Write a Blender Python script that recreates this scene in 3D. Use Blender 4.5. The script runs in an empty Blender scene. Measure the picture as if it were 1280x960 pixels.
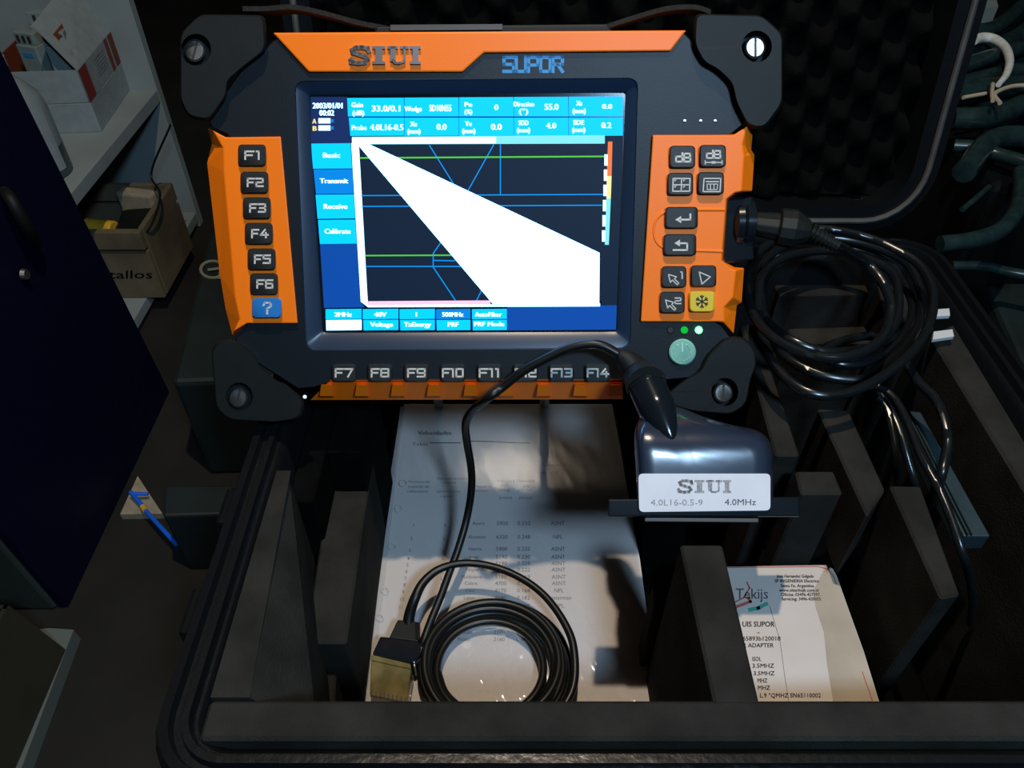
import bpy, bmesh, math, random
import numpy as np
from mathutils import Vector, Matrix, noise
random.seed(4)
SC = bpy.context.scene
COL = SC.collection

# ------------------------------------------------------------------ camera
PITCH = math.radians(43.2)
FOC = 960.0
H = 0.75
cam = bpy.data.cameras.new('camera')
cam.sensor_width = 36.0
cam.lens = 36.0 * FOC / 1280.0
cam.clip_start = 0.02
camo = bpy.data.objects.new('camera', cam)
camo.location = (0, 0, H)
camo.rotation_euler = (math.radians(90) - PITCH, 0, 0)
COL.objects.link(camo)
SC.camera = camo

# ------------------------------------------------------------------ world, lights, exposure
w = bpy.data.worlds.new('world'); SC.world = w; w.use_nodes = True
w.node_tree.nodes['Background'].inputs[0].default_value = (0.33, 0.46, 0.50, 1)
w.node_tree.nodes['Background'].inputs[1].default_value = 0.012

def area(name, loc, target, size, power, col):
    l = bpy.data.lights.new(name, 'AREA'); l.shape = 'DISK'; l.size = size
    l.energy = power; l.color = col
    o = bpy.data.objects.new(name, l); COL.objects.link(o)
    o.location = loc
    d = Vector(target) - Vector(loc)
    o.rotation_euler = d.to_track_quat('-Z', 'Y').to_euler()
    return o
area('warm_ceiling_lamp', (0.02, 0.30, 1.65), (0.0, 0.30, 0.3), 0.03, 10.5, (1.0, 0.83, 0.64))
area('cool_hand_lamp', (0.23, -0.29, 1.16), (0.0, 0.36, 0.48), 0.12, 6.8, (0.45, 0.70, 1.0))

SC.view_settings.view_transform = 'Standard'
SC.view_settings.look = 'None'
SC.view_settings.gamma = 1.0
SC.view_settings.exposure = 0.0
SC.view_settings.use_curve_mapping = False

# ------------------------------------------------------------------ picture ray -> point on a real plane
def V(*a): return np.array(a, float)
FW = V(0, math.cos(PITCH), -math.sin(PITCH)); UP = V(0, math.sin(PITCH), math.cos(PITCH))
CAM = V(0, 0, H)
def ray(x, y): return FW + V(1, 0, 0) * (x - 640) / FOC - UP * (y - 480) / FOC
def P(x, y, z):
    r = ray(x, y); return CAM + r * ((z - H) / r[2])
def onplane(x, y, q, n):
    r = ray(x, y); return CAM + r * (np.dot(q - CAM, n) / np.dot(r, n))
TZ = 0.43                                      # top of the foam
TILT = math.radians(29)
DN = V(0, -math.cos(TILT), math.sin(TILT))     # device face normal
DU = V(1, 0, 0); DV = V(0, math.sin(TILT), math.cos(TILT))
DQ = P(590, 510, 0.445)
def D(x, y, o=0.0): return onplane(x, y, DQ + DN * o, DN)
PN = V(0, -math.sin(math.radians(45)), math.cos(math.radians(45)))
PQ = P(880, 645, 0.445)
def R(x, y, o=0.0): return onplane(x, y, PQ + PN * o, PN)

# ------------------------------------------------------------------ materials
def mat(name, col, rough=0.6, metal=0.0, noise_amt=0.0, nscale=80, bump=0.0, bscale=300, spec=0.5, coat=0.0, col2=None):
    m = bpy.data.materials.new(name); m.use_nodes = True
    nt = m.node_tree; b = nt.nodes['Principled BSDF']
    b.inputs['Base Color'].default_value = (*col, 1)
    b.inputs['Roughness'].default_value = rough
    b.inputs['Metallic'].default_value = metal
    b.inputs['Specular IOR Level'].default_value = spec
    b.inputs['Coat Weight'].default_value = coat
    tc = nt.nodes.new('ShaderNodeTexCoord')
    if noise_amt or col2:
        n = nt.nodes.new('ShaderNodeTexNoise'); n.inputs['Scale'].default_value = nscale
        n.inputs['Detail'].default_value = 5
        nt.links.new(tc.outputs['Object'], n.inputs['Vector'])
        r = nt.nodes.new('ShaderNodeValToRGB')
        r.color_ramp.elements[0].position = 0.35; r.color_ramp.elements[1].position = 0.68
        c2 = col2 if col2 else tuple(min(1, c * (1 + noise_amt)) for c in col)
        c1 = col if col2 else tuple(c * (1 - noise_amt) for c in col)
        r.color_ramp.elements[0].color = (*c1, 1); r.color_ramp.elements[1].color = (*c2, 1)
        nt.links.new(n.outputs['Fac'], r.inputs['Fac'])
        nt.links.new(r.outputs['Color'], b.inputs['Base Color'])
    if bump:
        n2 = nt.nodes.new('ShaderNodeTexNoise'); n2.inputs['Scale'].default_value = bscale
        n2.inputs['Detail'].default_value = 3
        nt.links.new(tc.outputs['Object'], n2.inputs['Vector'])
        bp = nt.nodes.new('ShaderNodeBump'); bp.inputs['Strength'].default_value = bump
        bp.inputs['Distance'].default_value = 0.001
        nt.links.new(n2.outputs['Fac'], bp.inputs['Height'])
        nt.links.new(bp.outputs['Normal'], b.inputs['Normal'])
    return m
def emit(name, col, s=1.0):
    m = bpy.data.materials.new(name); m.use_nodes = True
    nt = m.node_tree; b = nt.nodes['Principled BSDF']
    b.inputs['Base Color'].default_value = (0.002, 0.002, 0.003, 1)
    b.inputs['Roughness'].default_value = 0.5
    b.inputs['Specular IOR Level'].default_value = 0.1
    b.inputs['Emission Color'].default_value = (*col, 1)
    b.inputs['Emission Strength'].default_value = s
    return m
def film(name, gloss, milk=0.0, rough=0.12, tint=(1, 1, 1)):
    m = bpy.data.materials.new(name); m.use_nodes = True
    nt = m.node_tree; nt.nodes.clear()
    out = nt.nodes.new('ShaderNodeOutputMaterial')
    t = nt.nodes.new('ShaderNodeBsdfTransparent'); t.inputs[0].default_value = (*tint, 1)
    d = nt.nodes.new('ShaderNodeBsdfDiffuse'); d.inputs[0].default_value = (0.75, 0.72, 0.68, 1)
    g = nt.nodes.new('ShaderNodeBsdfGlossy'); g.inputs['Roughness'].default_value = rough
    m1 = nt.nodes.new('ShaderNodeMixShader'); m1.inputs[0].default_value = milk
    m2 = nt.nodes.new('ShaderNodeMixShader'); m2.inputs[0].default_value = gloss
    nt.links.new(t.outputs[0], m1.inputs[1]); nt.links.new(d.outputs[0], m1.inputs[2])
    nt.links.new(m1.outputs[0], m2.inputs[1]); nt.links.new(g.outputs[0], m2.inputs[2])
    nt.links.new(m2.outputs[0], out.inputs[0])
    return m

M = dict(
    foam=mat('grey_foam', (0.021, 0.020, 0.0172), 0.95, noise_amt=0.25, nscale=40, bump=0.5, bscale=900, spec=0.05),
    foam_black=mat('black_foam', (0.0028, 0.0032, 0.0028), 0.95, noise_amt=0.3, nscale=30, bump=0.4, bscale=700, spec=0.02),
    shell=mat('case_plastic', (0.005, 0.006, 0.007), 0.25, bump=0.25, bscale=200),
    gasket=mat('gasket_rubber', (0.05, 0.047, 0.040), 0.6, noise_amt=0.2),
    chassis=mat('chassis_plastic', (0.0035, 0.006, 0.009), 0.5, bump=0.08, bscale=1500, spec=0.35),
    bezel=mat('bezel_plastic', (0.012, 0.025, 0.05), 0.35),
    orange=mat('orange_plastic', (0.97, 0.19, 0.004), 0.45, bump=0.05, bscale=1200, spec=0.3),
    rubber=mat('bumper_rubber', (0.0045, 0.0065, 0.006), 0.6, noise_amt=0.15, bump=0.06, bscale=1500, spec=0.3),
    key=mat('key_rubber', (0.013, 0.0135, 0.012), 0.55),
    keyink=mat('key_print', (0.62, 0.58, 0.50), 0.6),
    keyblue=mat('blue_key_rubber', (0.02, 0.19, 0.52), 0.45),
    keyyellow=mat('yellow_key_rubber', (0.72, 0.50, 0.02), 0.45),
    darkink=mat('dark_print', (0.02, 0.02, 0.02), 0.6),
    chrome=mat('steel', (0.50, 0.48, 0.44), 0.42, metal=1.0),
    clip=mat('clip_steel', (0.50, 0.52, 0.52), 0.5),
    dullclip=mat('dull_clip', (0.05, 0.048, 0.042), 0.5),
    emb=mat('emblem_paint', (0.22, 0.24, 0.20), 0.7),
    board=mat('pale_board', (0.11, 0.135, 0.12), 0.7),
    badge=mat('badge_metal', (0.42, 0.36, 0.33), 0.3, metal=0.8),
    blueink=mat('blue_print', (0.025, 0.24, 0.52), 0.5),
    power=mat('power_key', (0.22, 0.50, 0.38), 0.4),
    powerink=mat('power_ring', (0.42, 0.70, 0.58), 0.4),
    cable=mat('cable_jacket', (0.006, 0.008, 0.009), 0.26),
    cable_soft=mat('cable_matte', (0.0045, 0.005, 0.0045), 0.38, spec=0.35),
    gloss=mat('gloss_black', (0.006, 0.009, 0.012), 0.16, coat=0.3),
    probe=mat('probe_plastic', (0.016, 0.024, 0.042), 0.22, bump=0.02, bscale=90, coat=0.2),
    white=mat('label_white', (0.62, 0.61, 0.62), 0.5, noise_amt=0.03),
    greyink=mat('grey_print', (0.27, 0.26, 0.25), 0.6, noise_amt=0.35, nscale=900),
    ink=mat('ink', (0.07, 0.07, 0.08), 0.7),
    paleink=mat('faded_ink', (0.17, 0.16, 0.16), 0.7),
    paper=mat('paper', (0.60, 0.56, 0.53), 0.85, noise_amt=0.03, nscale=10),
    page=mat('booklet_cover', (0.50, 0.43, 0.37), 0.55, col2=(0.57, 0.53, 0.50), nscale=9),
    stain=mat('aged_edge', (0.38, 0.32, 0.24), 0.6, noise_amt=0.12, nscale=30),
    redline=mat('red_line', (0.45, 0.06, 0.02), 0.6),
    greenlogo=mat('green_logo', (0.04, 0.32, 0.22), 0.6),
    redlogo=mat('red_logo', (0.40, 0.10, 0.07), 0.6),
    film=film('clear_film', 0.12, 0.02, 0.11),
    milky=film('milky_film', 0.07, 0.5, 0.2),
    amber=mat('amber_plastic', (0.17, 0.135, 0.05), 0.2, noise_amt=0.3, nscale=90),
    navy=mat('navy_paint', (0.0016, 0.003, 0.016), 0.5, noise_amt=0.1, spec=0.15),
    greygreen=mat('grey_green_paint', (0.028, 0.040, 0.032), 0.6, noise_amt=0.2, nscale=12),
    lam=mat('white_laminate', (0.25, 0.30, 0.30), 0.5, noise_amt=0.12, nscale=8),
    floor=mat('floor_concrete', (0.0022, 0.0025, 0.0018), 0.85, col2=(0.012, 0.011, 0.008), nscale=7, bump=0.5, bscale=40),
    wall=mat('wall_paint', (0.05, 0.055, 0.05), 0.9, noise_amt=0.2, nscale=3),
    wood=mat('crate_wood', (0.13, 0.105, 0.06), 0.8, noise_amt=0.3, nscale=18),
    card=mat('cardboard', (0.016, 0.015, 0.006), 0.85, noise_amt=0.15, nscale=20),
    cartonwhite=mat('carton_white', (0.26, 0.31, 0.32), 0.6, noise_amt=0.08),
    cartonorange=mat('carton_orange', (0.16, 0.032, 0.008), 0.6, noise_amt=0.1),
    cartonred=mat('carton_red', (0.20, 0.025, 0.018), 0.6),
    teal=mat('teal_plastic', (0.009, 0.017, 0.018), 0.5, noise_amt=0.25, nscale=15),
    railm=mat('rail_aluminium', (0.030, 0.055, 0.065), 0.5, metal=0.4, noise_amt=0.15),
    terminal=mat('terminal_plastic', (0.20, 0.26, 0.25), 0.6, noise_amt=0.1),
    bottle=mat('bottle_plastic', (0.20, 0.24, 0.25), 0.4, noise_amt=0.08, nscale=10),
    liquid=mat('bottle_liquid', (0.05, 0.08, 0.085), 0.3),
    yellow=mat('yellow_tape', (0.75, 0.42, 0.03), 0.5, noise_amt=0.2),
    bluewire=mat('blue_wire', (0.01, 0.13, 0.75), 0.4),
    cord=mat('white_cord', (0.62, 0.66, 0.62), 0.7, noise_amt=0.15, nscale=200),
    tan=mat('tan_string', (0.42, 0.36, 0.26), 0.8),
    strap=mat('woven_strap', (0.006, 0.0065, 0.0055), 0.9, noise_amt=0.5, nscale=400, bump=0.6, bscale=700),
    bundle=mat('bundle_jacket', (0.013, 0.030, 0.031), 0.27, noise_amt=0.3),
    beige=mat('beige_offcut', (0.30, 0.26, 0.18), 0.8, noise_amt=0.15),
)
E_WHITE = emit('screen_white', (0.20, 0.50, 1.0), 5.5)
E_TEXT = emit('screen_text', (0.42, 0.75, 1.0), 2.8)
E_CYAN = emit('screen_cyan', (0.0, 0.72, 1.9), 1.0)
E_MID = emit('screen_mid_blue', (0.0, 0.26, 0.85), 1.0)
E_BLUE = emit('screen_blue', (0.003, 0.075, 0.42), 1.0)
E_DEEP = emit('screen_deep_blue', (0.008, 0.028, 0.13), 1.0)
E_DARK = emit('screen_dark', (0.006, 0.017, 0.042), 1.0)
E_PALE = emit('screen_pale_cyan', (0.25, 0.90, 1.0), 1.0)
E_GREEN = emit('screen_green', (0.10, 0.62, 0.06), 1.0)
E_LINE = emit('screen_line', (0.0, 0.34, 1.0), 1.0)
E_PINK = emit('screen_pink', (1.0, 0.62, 0.85), 1.1)
E_ORNG = emit('screen_orange', (1.0, 0.22, 0.06), 1.0)
E_YELL = emit('screen_yellow', (1.0, 0.85, 0.35), 1.1)
E_LED = emit('led_green', (0.0, 0.55, 0.03), 1.0)
E_LED2 = emit('led_bright', (0.08, 1.0, 0.22), 9.0)

# ------------------------------------------------------------------ builders
def link(name, me, parent=None):
    o = bpy.data.objects.new(name, me); COL.objects.link(o)
    if parent is not None:
        o.parent = parent
        l = Vector((0, 0, 0)); p = parent
        while p is not None:
            l += p.location; p = p.parent
        if me is not None: me.transform(Matrix.Translation(-l))
        else: o.location -= l
    return o
def tag(o, label=None, cat=None, group=None, kind=None):
    if label: o['label'] = label
    if cat: o['category'] = cat
    if group: o['group'] = group
    if kind: o['kind'] = kind
    return o
def thing(name, loc, label, cat, group=None):
    o = bpy.data.objects.new(name, None); COL.objects.link(o)
    o.location = Vector([float(c) for c in loc]); o.empty_display_size = 0.02
    return tag(o, label, cat, group)

class MB:
    def __init__(s): s.v = []; s.f = []; s.m = []; s.mats = []; s.smooth = False
    def mi(s, m):
        if m not in s.mats: s.mats.append(m)
        return s.mats.index(m)
    def add(s, vs, fs, m):
        b = len(s.v); s.v += [tuple(float(c) for c in v) for v in vs]
        k = s.mi(m)
        for f in fs: s.f.append(tuple(b + i for i in f)); s.m.append(k)
    def poly(s, pts, m): s.add(pts, [tuple(range(len(pts)))], m)
    def prism(s, top, bot, m):
        n = len(top)
        s.add(list(top) + list(bot), [tuple(range(n)), tuple(range(2 * n - 1, n - 1, -1))] +
              [(i, i + n, (i + 1) % n + n, (i + 1) % n) for i in range(n)], m)
    def box(s, c, sx, sy, sz, m, rz=0.0):
        c = V(*c); ca, sa = math.cos(rz), math.sin(rz)
        q = [(-1, -1), (1, -1), (1, 1), (-1, 1)]
        def w(a, b, z):
            x, y = a * sx / 2, b * sy / 2
            return c + V(x * ca - y * sa, x * sa + y * ca, z)
        s.prism([w(a, b, sz / 2) for a, b in q], [w(a, b, -sz / 2) for a, b in q], m)
    def tube(s, pts, r, m, n=10, closed=False, cap=True):
        pts = [np.array(p, float) for p in pts]; N = len(pts)
        rs = r if hasattr(r, '__len__') else [r] * N
        T = []
        for i in range(N):
            a = pts[(i - 1) % N] if (closed or i > 0) else pts[i]
            b = pts[(i + 1) % N] if (closed or i < N - 1) else pts[i]
            t = b - a; T.append(t / (np.linalg.norm(t) + 1e-12))
        ref = V(0, 0, 1) if abs(T[0][2]) < 0.9 else V(1, 0, 0)
        nrm = np.cross(T[0], ref); nrm /= np.linalg.norm(nrm)
        vs = []
        for i in range(N):
            nrm = nrm - T[i] * np.dot(nrm, T[i]); nrm /= (np.linalg.norm(nrm) + 1e-12)
            bi = np.cross(T[i], nrm)
            for k in range(n):
                a = 2 * math.pi * k / n
                vs.append(pts[i] + (nrm * math.cos(a) + bi * math.sin(a)) * rs[i])
        fs = []
        for i in range(N if closed else N - 1):
            j = (i + 1) % N
            for k in range(n):
                l = (k + 1) % n
                fs.append((i * n + k, i * n + l, j * n + l, j * n + k))
        if not closed and cap:
            fs.append(tuple(range(n - 1, -1, -1))); fs.append(tuple((N - 1) * n + k for k in range(n)))
        s.add(vs, fs, m)
    def build(s, name, parent=None, bevel=0.0, seg=2, smooth=False, label=None):
        me = bpy.data.meshes.new(name)
        me.from_pydata(s.v, [], s.f)
        for m in s.mats: me.materials.append(m)
        me.polygons.foreach_set('material_index', s.m)
        bm = bmesh.new(); bm.from_mesh(me)
        bmesh.ops.recalc_face_normals(bm, faces=bm.faces)
        bm.to_mesh(me); bm.free()
        if smooth:
            me.polygons.foreach_set('use_smooth', [True] * len(me.polygons))
            try: me.set_sharp_from_angle(angle=math.radians(40))
            except Exception: pass
        me.update()
        o = link(name, me, parent)
        if bevel:
            b = o.modifiers.new('bevel', 'BEVEL'); b.width = bevel; b.segments = seg
            b.limit_method = 'ANGLE'; b.angle_limit = math.radians(35)
        if label: o['label'] = label
        return o

def spline(pts, k=8, closed=False):
    pts = [np.array(p, float) for p in pts]; n = len(pts); out = []
    rng = range(n) if closed else range(n - 1)
    for i in rng:
        p0 = pts[(i - 1) % n] if (closed or i > 0) else 2 * pts[0] - pts[1]
        p1 = pts[i]; p2 = pts[(i + 1) % n]
        p3 = pts[(i + 2) % n] if (closed or i < n - 2) else 2 * pts[-1] - pts[-2]
        for j in range(k):
            t = j / k
            out.append(0.5 * ((2 * p1) + (-p0 + p2) * t + (2 * p0 - 5 * p1 + 4 * p2 - p3) * t * t + (-p0 + 3 * p1 - 3 * p2 + p3) * t ** 3))
    if not closed: out.append(pts[-1])
    return out

def rounded(poly, r, n=4):
    """round every corner of a 2D pixel polygon"""
    out = []; N = len(poly)
    for i in range(N):
        a, b, c = (np.array(poly[(i + d) % N], float) for d in (-1, 0, 1))
        la, lc = np.linalg.norm(a - b), np.linalg.norm(c - b)
        rr = min(r, la * 0.45, lc * 0.45)
        p, q = b + (a - b) / la * rr, b + (c - b) / lc * rr
        for j in range(n + 1):
            t = j / n
            out.append(tuple((1 - t) ** 2 * p + 2 * t * (1 - t) * b + t * t * q))
    return out

def ray_hit(poly, c, a):
    d = V(math.cos(a), math.sin(a)); best = None; N = len(poly)
    for i in range(N):
        p = V(*poly[i]) - c; e = V(*poly[(i + 1) % N]) - V(*poly[i])
        den = d[0] * e[1] - d[1] * e[0]
        if abs(den) < 1e-12: continue
        t = (p[0] * e[1] - p[1] * e[0]) / den; u = (p[0] * d[1] - p[1] * d[0]) / den
        if t > 0 and -1e-6 <= u <= 1 + 1e-6 and (best is None or t < best): best = t
    return c + d * (best if best else 0)
def ringpair(outer, inner, c, n=24):
    """sample two nested outlines at common angles"""
    c = V(*c); ang = set()
    for q in list(outer) + list(inner):
        ang.add(round(math.atan2(q[1] - c[1], q[0] - c[0]), 5))
    for k in range(n): ang.add(round(-math.pi + 2 * math.pi * k / n, 5))
    ang = sorted(ang)
    return [ray_hit(outer, c, a) for a in ang], [ray_hit(inner, c, a) for a in ang]
def circ(x, y, rx, ry=None, n=20, a0=0.0):
    ry = ry or rx
    return [(x + rx * math.cos(a0 + 2 * math.pi * k / n), y + ry * math.sin(a0 + 2 * math.pi * k / n)) for k in range(n)]
def bridge(mb, loops, m, closeA=False, closeB=False):
    n = len(loops[0]); vs = [p for L in loops for p in L]; fs = []
    for i in range(len(loops) - 1):
        for k in range(n):
            l = (k + 1) % n
            fs.append((i * n + k, i * n + l, (i + 1) * n + l, (i + 1) * n + k))
    if closeA: fs.append(tuple(range(n)))
    if closeB: fs.append(tuple((len(loops) - 1) * n + k for k in range(n)))
    mb.add(vs, fs, m)

# text on a plane: F maps picture pixels to points of a real plane
def frame_at(F, x, y):
    o = F(x, y); return o, F(x + 1, y) - o, F(x, y - 1) - o
_tc = {}
def text_mesh(s):
    if s in _tc: return _tc[s]
    cu = bpy.data.curves.new('t', 'FONT'); cu.body = s; cu.size = 1.0; cu.resolution_u = 2
    ob = bpy.data.objects.new('t', cu); COL.objects.link(ob)
    me = bpy.data.meshes.new_from_object(ob)
    vs = [(v.co.x, v.co.y) for v in me.vertices]; fs = [tuple(p.vertices) for p in me.polygons]
    bpy.data.objects.remove(ob); bpy.data.meshes.remove(me)
    _tc[s] = (vs, fs); return _tc[s]
def text(mb, F, s, x, y, h, m, wpx=None, align='c', slope=0.0, bold=0.0):
    """x, y: pixel of the text's centre (or left end); h: capital height in px"""
    vs, fs = text_mesh(s)
    if not vs: return
    xs = [v[0] for v in vs]; w0 = max(xs) - min(xs); sc = h / 0.69
    sx = (wpx / w0) if wpx else sc
    x0 = x - (w0 * sx / 2 if align == 'c' else 0)
    o, ex, ey = frame_at(F, x, y)
    def pl(dx):
        return [o + ex * (x0 - x + (v[0] - min(xs)) * sx + dx) + ey * (v[1] * sc - h / 2 + slope * (v[0] - min(xs)) * sx) for v in vs]
    mb.add(pl(0), fs, m)
    if bold: mb.add(pl(bold), fs, m)

# blocky stroke lettering on a 4 x 6 grid (x right, y up)
G = {'F': [[(0, 0), (0, 6), (4, 6)], [(0, 3), (3.2, 3)]], '1': [[(1.0, 6), (2, 6), (2, 0)]],
     '2': [[(0, 6), (4, 6), (4, 3), (0, 3), (0, 0), (4, 0)]], '3': [[(0, 6), (4, 6), (4, 0), (0, 0)], [(0.8, 3), (4, 3)]],
     '4': [[(2.6, 6), (0, 2), (4.4, 2)], [(3.2, 3.6), (3.2, 0)]], '5': [[(4, 6), (0, 6), (0, 3.4), (4, 3.4), (4, 0), (0, 0)]],
     '6': [[(4, 6), (0, 6), (0, 0), (4, 0), (4, 3.3), (0, 3.3)]], '7': [[(0, 6), (4, 6), (1.6, 0)]],
     '8': [[(0, 0), (0, 6), (4, 6), (4, 0), (0, 0)], [(0, 3), (4, 3)]], '9': [[(0, 0), (4, 0), (4, 6), (0, 6), (0, 2.8), (4, 2.8)]],
     '0': [[(0, 0), (0, 6), (4, 6), (4, 0), (0, 0)]], '?': [[(0, 4.6), (0.6, 6), (3.4, 6), (4, 5), (4, 4), (2, 2.6), (2, 1.5)], [(2, 0.5), (2, -0.2)]],
     'd': [[(4, 6.3), (4, 0), (0, 0), (0, 3.8), (4, 3.8)]], 'B': [[(0, 0), (0, 6), (3.8, 6), (3.8, 3), (4, 3), (4, 0), (0, 0)], [(0, 3), (4, 3)]],
     'S': [[(4, 6), (0, 6), (0, 3), (4, 3), (4, 0), (0, 0)]], 'U': [[(0, 6), (0, 0), (4, 0), (4, 6)]],
     'P': [[(0, 0), (0, 6), (4, 6), (4, 2.7), (0, 2.7)]], 'O': [[(0, 0), (0, 6), (4, 6), (4, 0), (0, 0)]],
     'R': [[(0, 0), (0, 6), (4, 6), (4, 3), (0, 3)], [(2, 3), (4, 0)]]}
def stroke(mb, F, pts, t, m, raise_=0.0):
    """pixel polyline as a flat band t px wide"""
    for i in range(len(pts) - 1):
        a, b = V(*pts[i]), V(*pts[i + 1]); d = b - a; L = np.linalg.norm(d)
        if L < 1e-6: continue
        d /= L; nn = V(-d[1], d[0]) * t / 2; a2, b2 = a - d * t / 2, b + d * t / 2
        q = [a2 + nn, b2 + nn, b2 - nn, a2 - nn]
        if raise_: mb.prism([F(*p, raise_) for p in q], [F(*p, 0) for p in q], m)
        else: mb.poly([F(*p) for p in q], m)
def word(mb, F, s, x, y, w_, h, m, t=2.2, gap=0.35, raise_=0.0):
    n = len(s); wid = [0.45 if c == '1' else 1.0 for c in s]
    u = w_ / (sum(wid) + gap * (n - 1)); cx = x - w_ / 2
    for c, wd in zip(s, wid):
        for pl in G[c]:
            off = -0.25 * u if c == '1' else 0
            stroke(mb, F, [(cx + off + px / 4 * (u), y + h / 2 - py / 6 * h) for px, py in pl], t, m, raise_)
        cx += (wd + gap) * u

def slab(mb, F, x0, x1, y0, y1, m, raise_=0.0):
    """the slab-serif letters S I U I between x0..x1"""
    W = x1 - x0; h = y1 - y0
    def bx(a, b, c, d):
        q = [(a, c), (b, c), (b, d), (a, d)]
        if raise_: mb.prism([F(*p, raise_) for p in q], [F(*p, 0) for p in q], m)
        else: mb.poly([F(*p) for p in q], m)
    def I(a, b):
        c = (a + b) / 2; t = (b - a) * 0.27
        bx(a, b, y0, y0 + h * .16); bx(a, b, y1 - h * .16, y1); bx(c - t, c + t, y0 + h * .16, y1 - h * .16)
    f = lambda k: x0 + W * k
    t = h * 0.22
    S = [(.27, .28), (.25, .12), (.17, .06), (.09, .08), (.04, .2), (.06, .36), (.14, .48), (.22, .58), (.25, .74), (.21, .9), (.13, .95), (.05, .9), (.02, .74)]
    S = [(x0 + W * a, y0 + h * b) for a, b in S]
    stroke(mb, F, S, t, m, raise_)
    bx(f(.245), f(.285), y0, y0 + h * .34); bx(f(0), f(.04), y0 + h * .66, y1)
    I(f(.32), f(.50))
    for a, b in ((.53, .68), (.71, .83)):
        bx(f(a), f(b), y0, y0 + h * .16)
    bx(f(.57), f(.645), y0, y0 + h * .85); bx(f(.755), f(.785), y0, y0 + h * .85)
    stroke(mb, F, [(f(.61), y0 + h * .8), (f(.64), y0 + h * .92), (f(.70), y0 + h * .94), (f(.76), y0 + h * .86)], h * .13, m, raise_)
    I(f(.85), f(1.0))

# ================================================================== SETTING
mb = MB(); mb.box((0.2, 1.2, -0.03), 6, 5, 0.06, M['floor'])
tag(mb.build('floor'), kind='structure')
mb = MB(); mb.box((0.2, 3.05, 1.2), 6, 0.1, 2.5, M['wall'])
tag(mb.build('wall_back'), kind='structure')

# ================================================================== CASE
X0, X1, Y0, Y1 = -0.130, 0.303, 0.127, 0.485      # inside of the tub
CB = 0.235                                         # underside of the tub
# stand under the case
t = thing('storage_trunk', (0.09, 0.31, 0), 'black storage trunk on the floor, hidden beneath the open equipment case', 'trunk')
mb = MB(); mb.box((0.09, 0.31, 0.1075), 0.36, 0.30, 0.215, M['shell']); mb.build('body', t, 0.008)
mb = MB(); mb.box((0.09, 0.31, 0.225), 0.38, 0.32, 0.02, M['shell']); mb.build('lid', t, 0.004)

def rrect(x0, x1, y0, y1, r, n=7):
    out = []
    for cx, cy, a in ((x1 - r, y1 - r, 0), (x0 + r, y1 - r, 90), (x0 + r, y0 + r, 180), (x1 - r, y0 + r, 270)):
        for k in range(n + 1):
            q = math.radians(a + 90 * k / n); out.append((cx + r * math.cos(q), cy + r * math.sin(q)))
    return out
case = thing('equipment_case', (0.09, 0.31, CB), 'open black hard equipment case holding the orange tester', 'case')
prof = [(-0.001, CB + 0.012), (-0.001, TZ - 0.008), (0.002, TZ - 0.004), (0.0035, TZ - 0.004), (0.0045, TZ + 0.001), (0.0075, TZ + 0.001),
        (0.0085, TZ - 0.003), (0.0115, TZ - 0.003), (0.0125, TZ + 0.0015), (0.0165, TZ + 0.001), (0.019, TZ - 0.004), (0.0195, TZ - 0.022),
        (0.0165, TZ - 0.026), (0.014, TZ - 0.10), (0.006, CB + 0.006), (-0.004, CB)]
mb = MB(); loops = []
for o, z in prof:
    loops.append([V(x, y, z) for x, y in rrect(X0 - o, X1 + o, Y0 - o, Y1 + o, 0.014 + max(o, 0))])
bridge(mb, loops, M['shell'], closeA=True, closeB=True)
mb.build('tub', case, smooth=True)
for k, yy in enumerate((0.20, 0.265)):
    mb = MB(); mb.box((X0 - 0.024, yy, TZ - 0.030), 0.016, 0.026, 0.02, M['shell']); mb.build('latch_lug', case, 0.003)
# lid: leans back 12.4 degrees from the hinge
LA = math.radians(12.4)
LU = V(0, math.sin(LA), math.cos(LA)); LN = V(0, -math.cos(LA), math.sin(LA))
LO = V(0, 0.534, TZ - 0.002)
def L(x, u, o): return LO + V(x, 0, 0) + LU * u + LN * o
lw0, lw1, lh = -0.150, 0.318, 0.392
mb = MB(); loops = []
for o, n_ in ((0.004, -0.05), (0.004, -0.012), (0.010, 0.0), (-0.010, 0.0), (-0.010, -0.055), (0.0, -0.075), (0.004, -0.07)):
    loops.append([L(x, u, n_) for x, u in rrect(lw0 - o, lw1 + o, -o, lh + o, 0.04 + o)])
loops[-1] = [L(x, u, -0.08) for x, u in rrect(lw0 + .003, lw1 - .003, 0.003, lh - .003, 0.04)]
bridge(mb, [loops[4], loops[3], loops[2], loops[1], loops[0], loops[-1]], M['shell'], closeA=True, closeB=True)
mb.build('lid_shell', case, smooth=True)
mb = MB()
mb.tube([L(x, u, 0.0015) for x, u in rrect(lw0 - 0.001, lw1 + 0.001, -0.001, lh + 0.001, 0.041)], 0.0023, M['gasket'], n=8, closed=True)
mb.build('lid_gasket', case, smooth=True, label='thin grey rubber gasket round the lid edge')
mb = MB(); nx, ny = 150, 120; vs = []; fs = []
for j in range(ny + 1):
    for i in range(nx + 1):
        x = lw0 + 0.013 + (lw1 - lw0 - 0.026) * i / nx; u = 0.013 + (lh - 0.026) * j / ny
        p = 0.036
        hgt = 0.011 * (math.sin(2 * math.pi * (x + u * 0.12) / p) * math.sin(2 * math.pi * (u - x * 0.12) / p))
        vs.append(L(x, u, -0.024 + hgt))
for j in range(ny):
    for i in range(nx):
        a = j * (nx + 1) + i; fs.append((a, a + 1, a + nx + 2, a + nx + 1))
mb.add(vs, fs, M['foam_black']); mb.build('egg_crate_foam', case, smooth=True, label='black egg-crate foam lining the lid')
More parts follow.
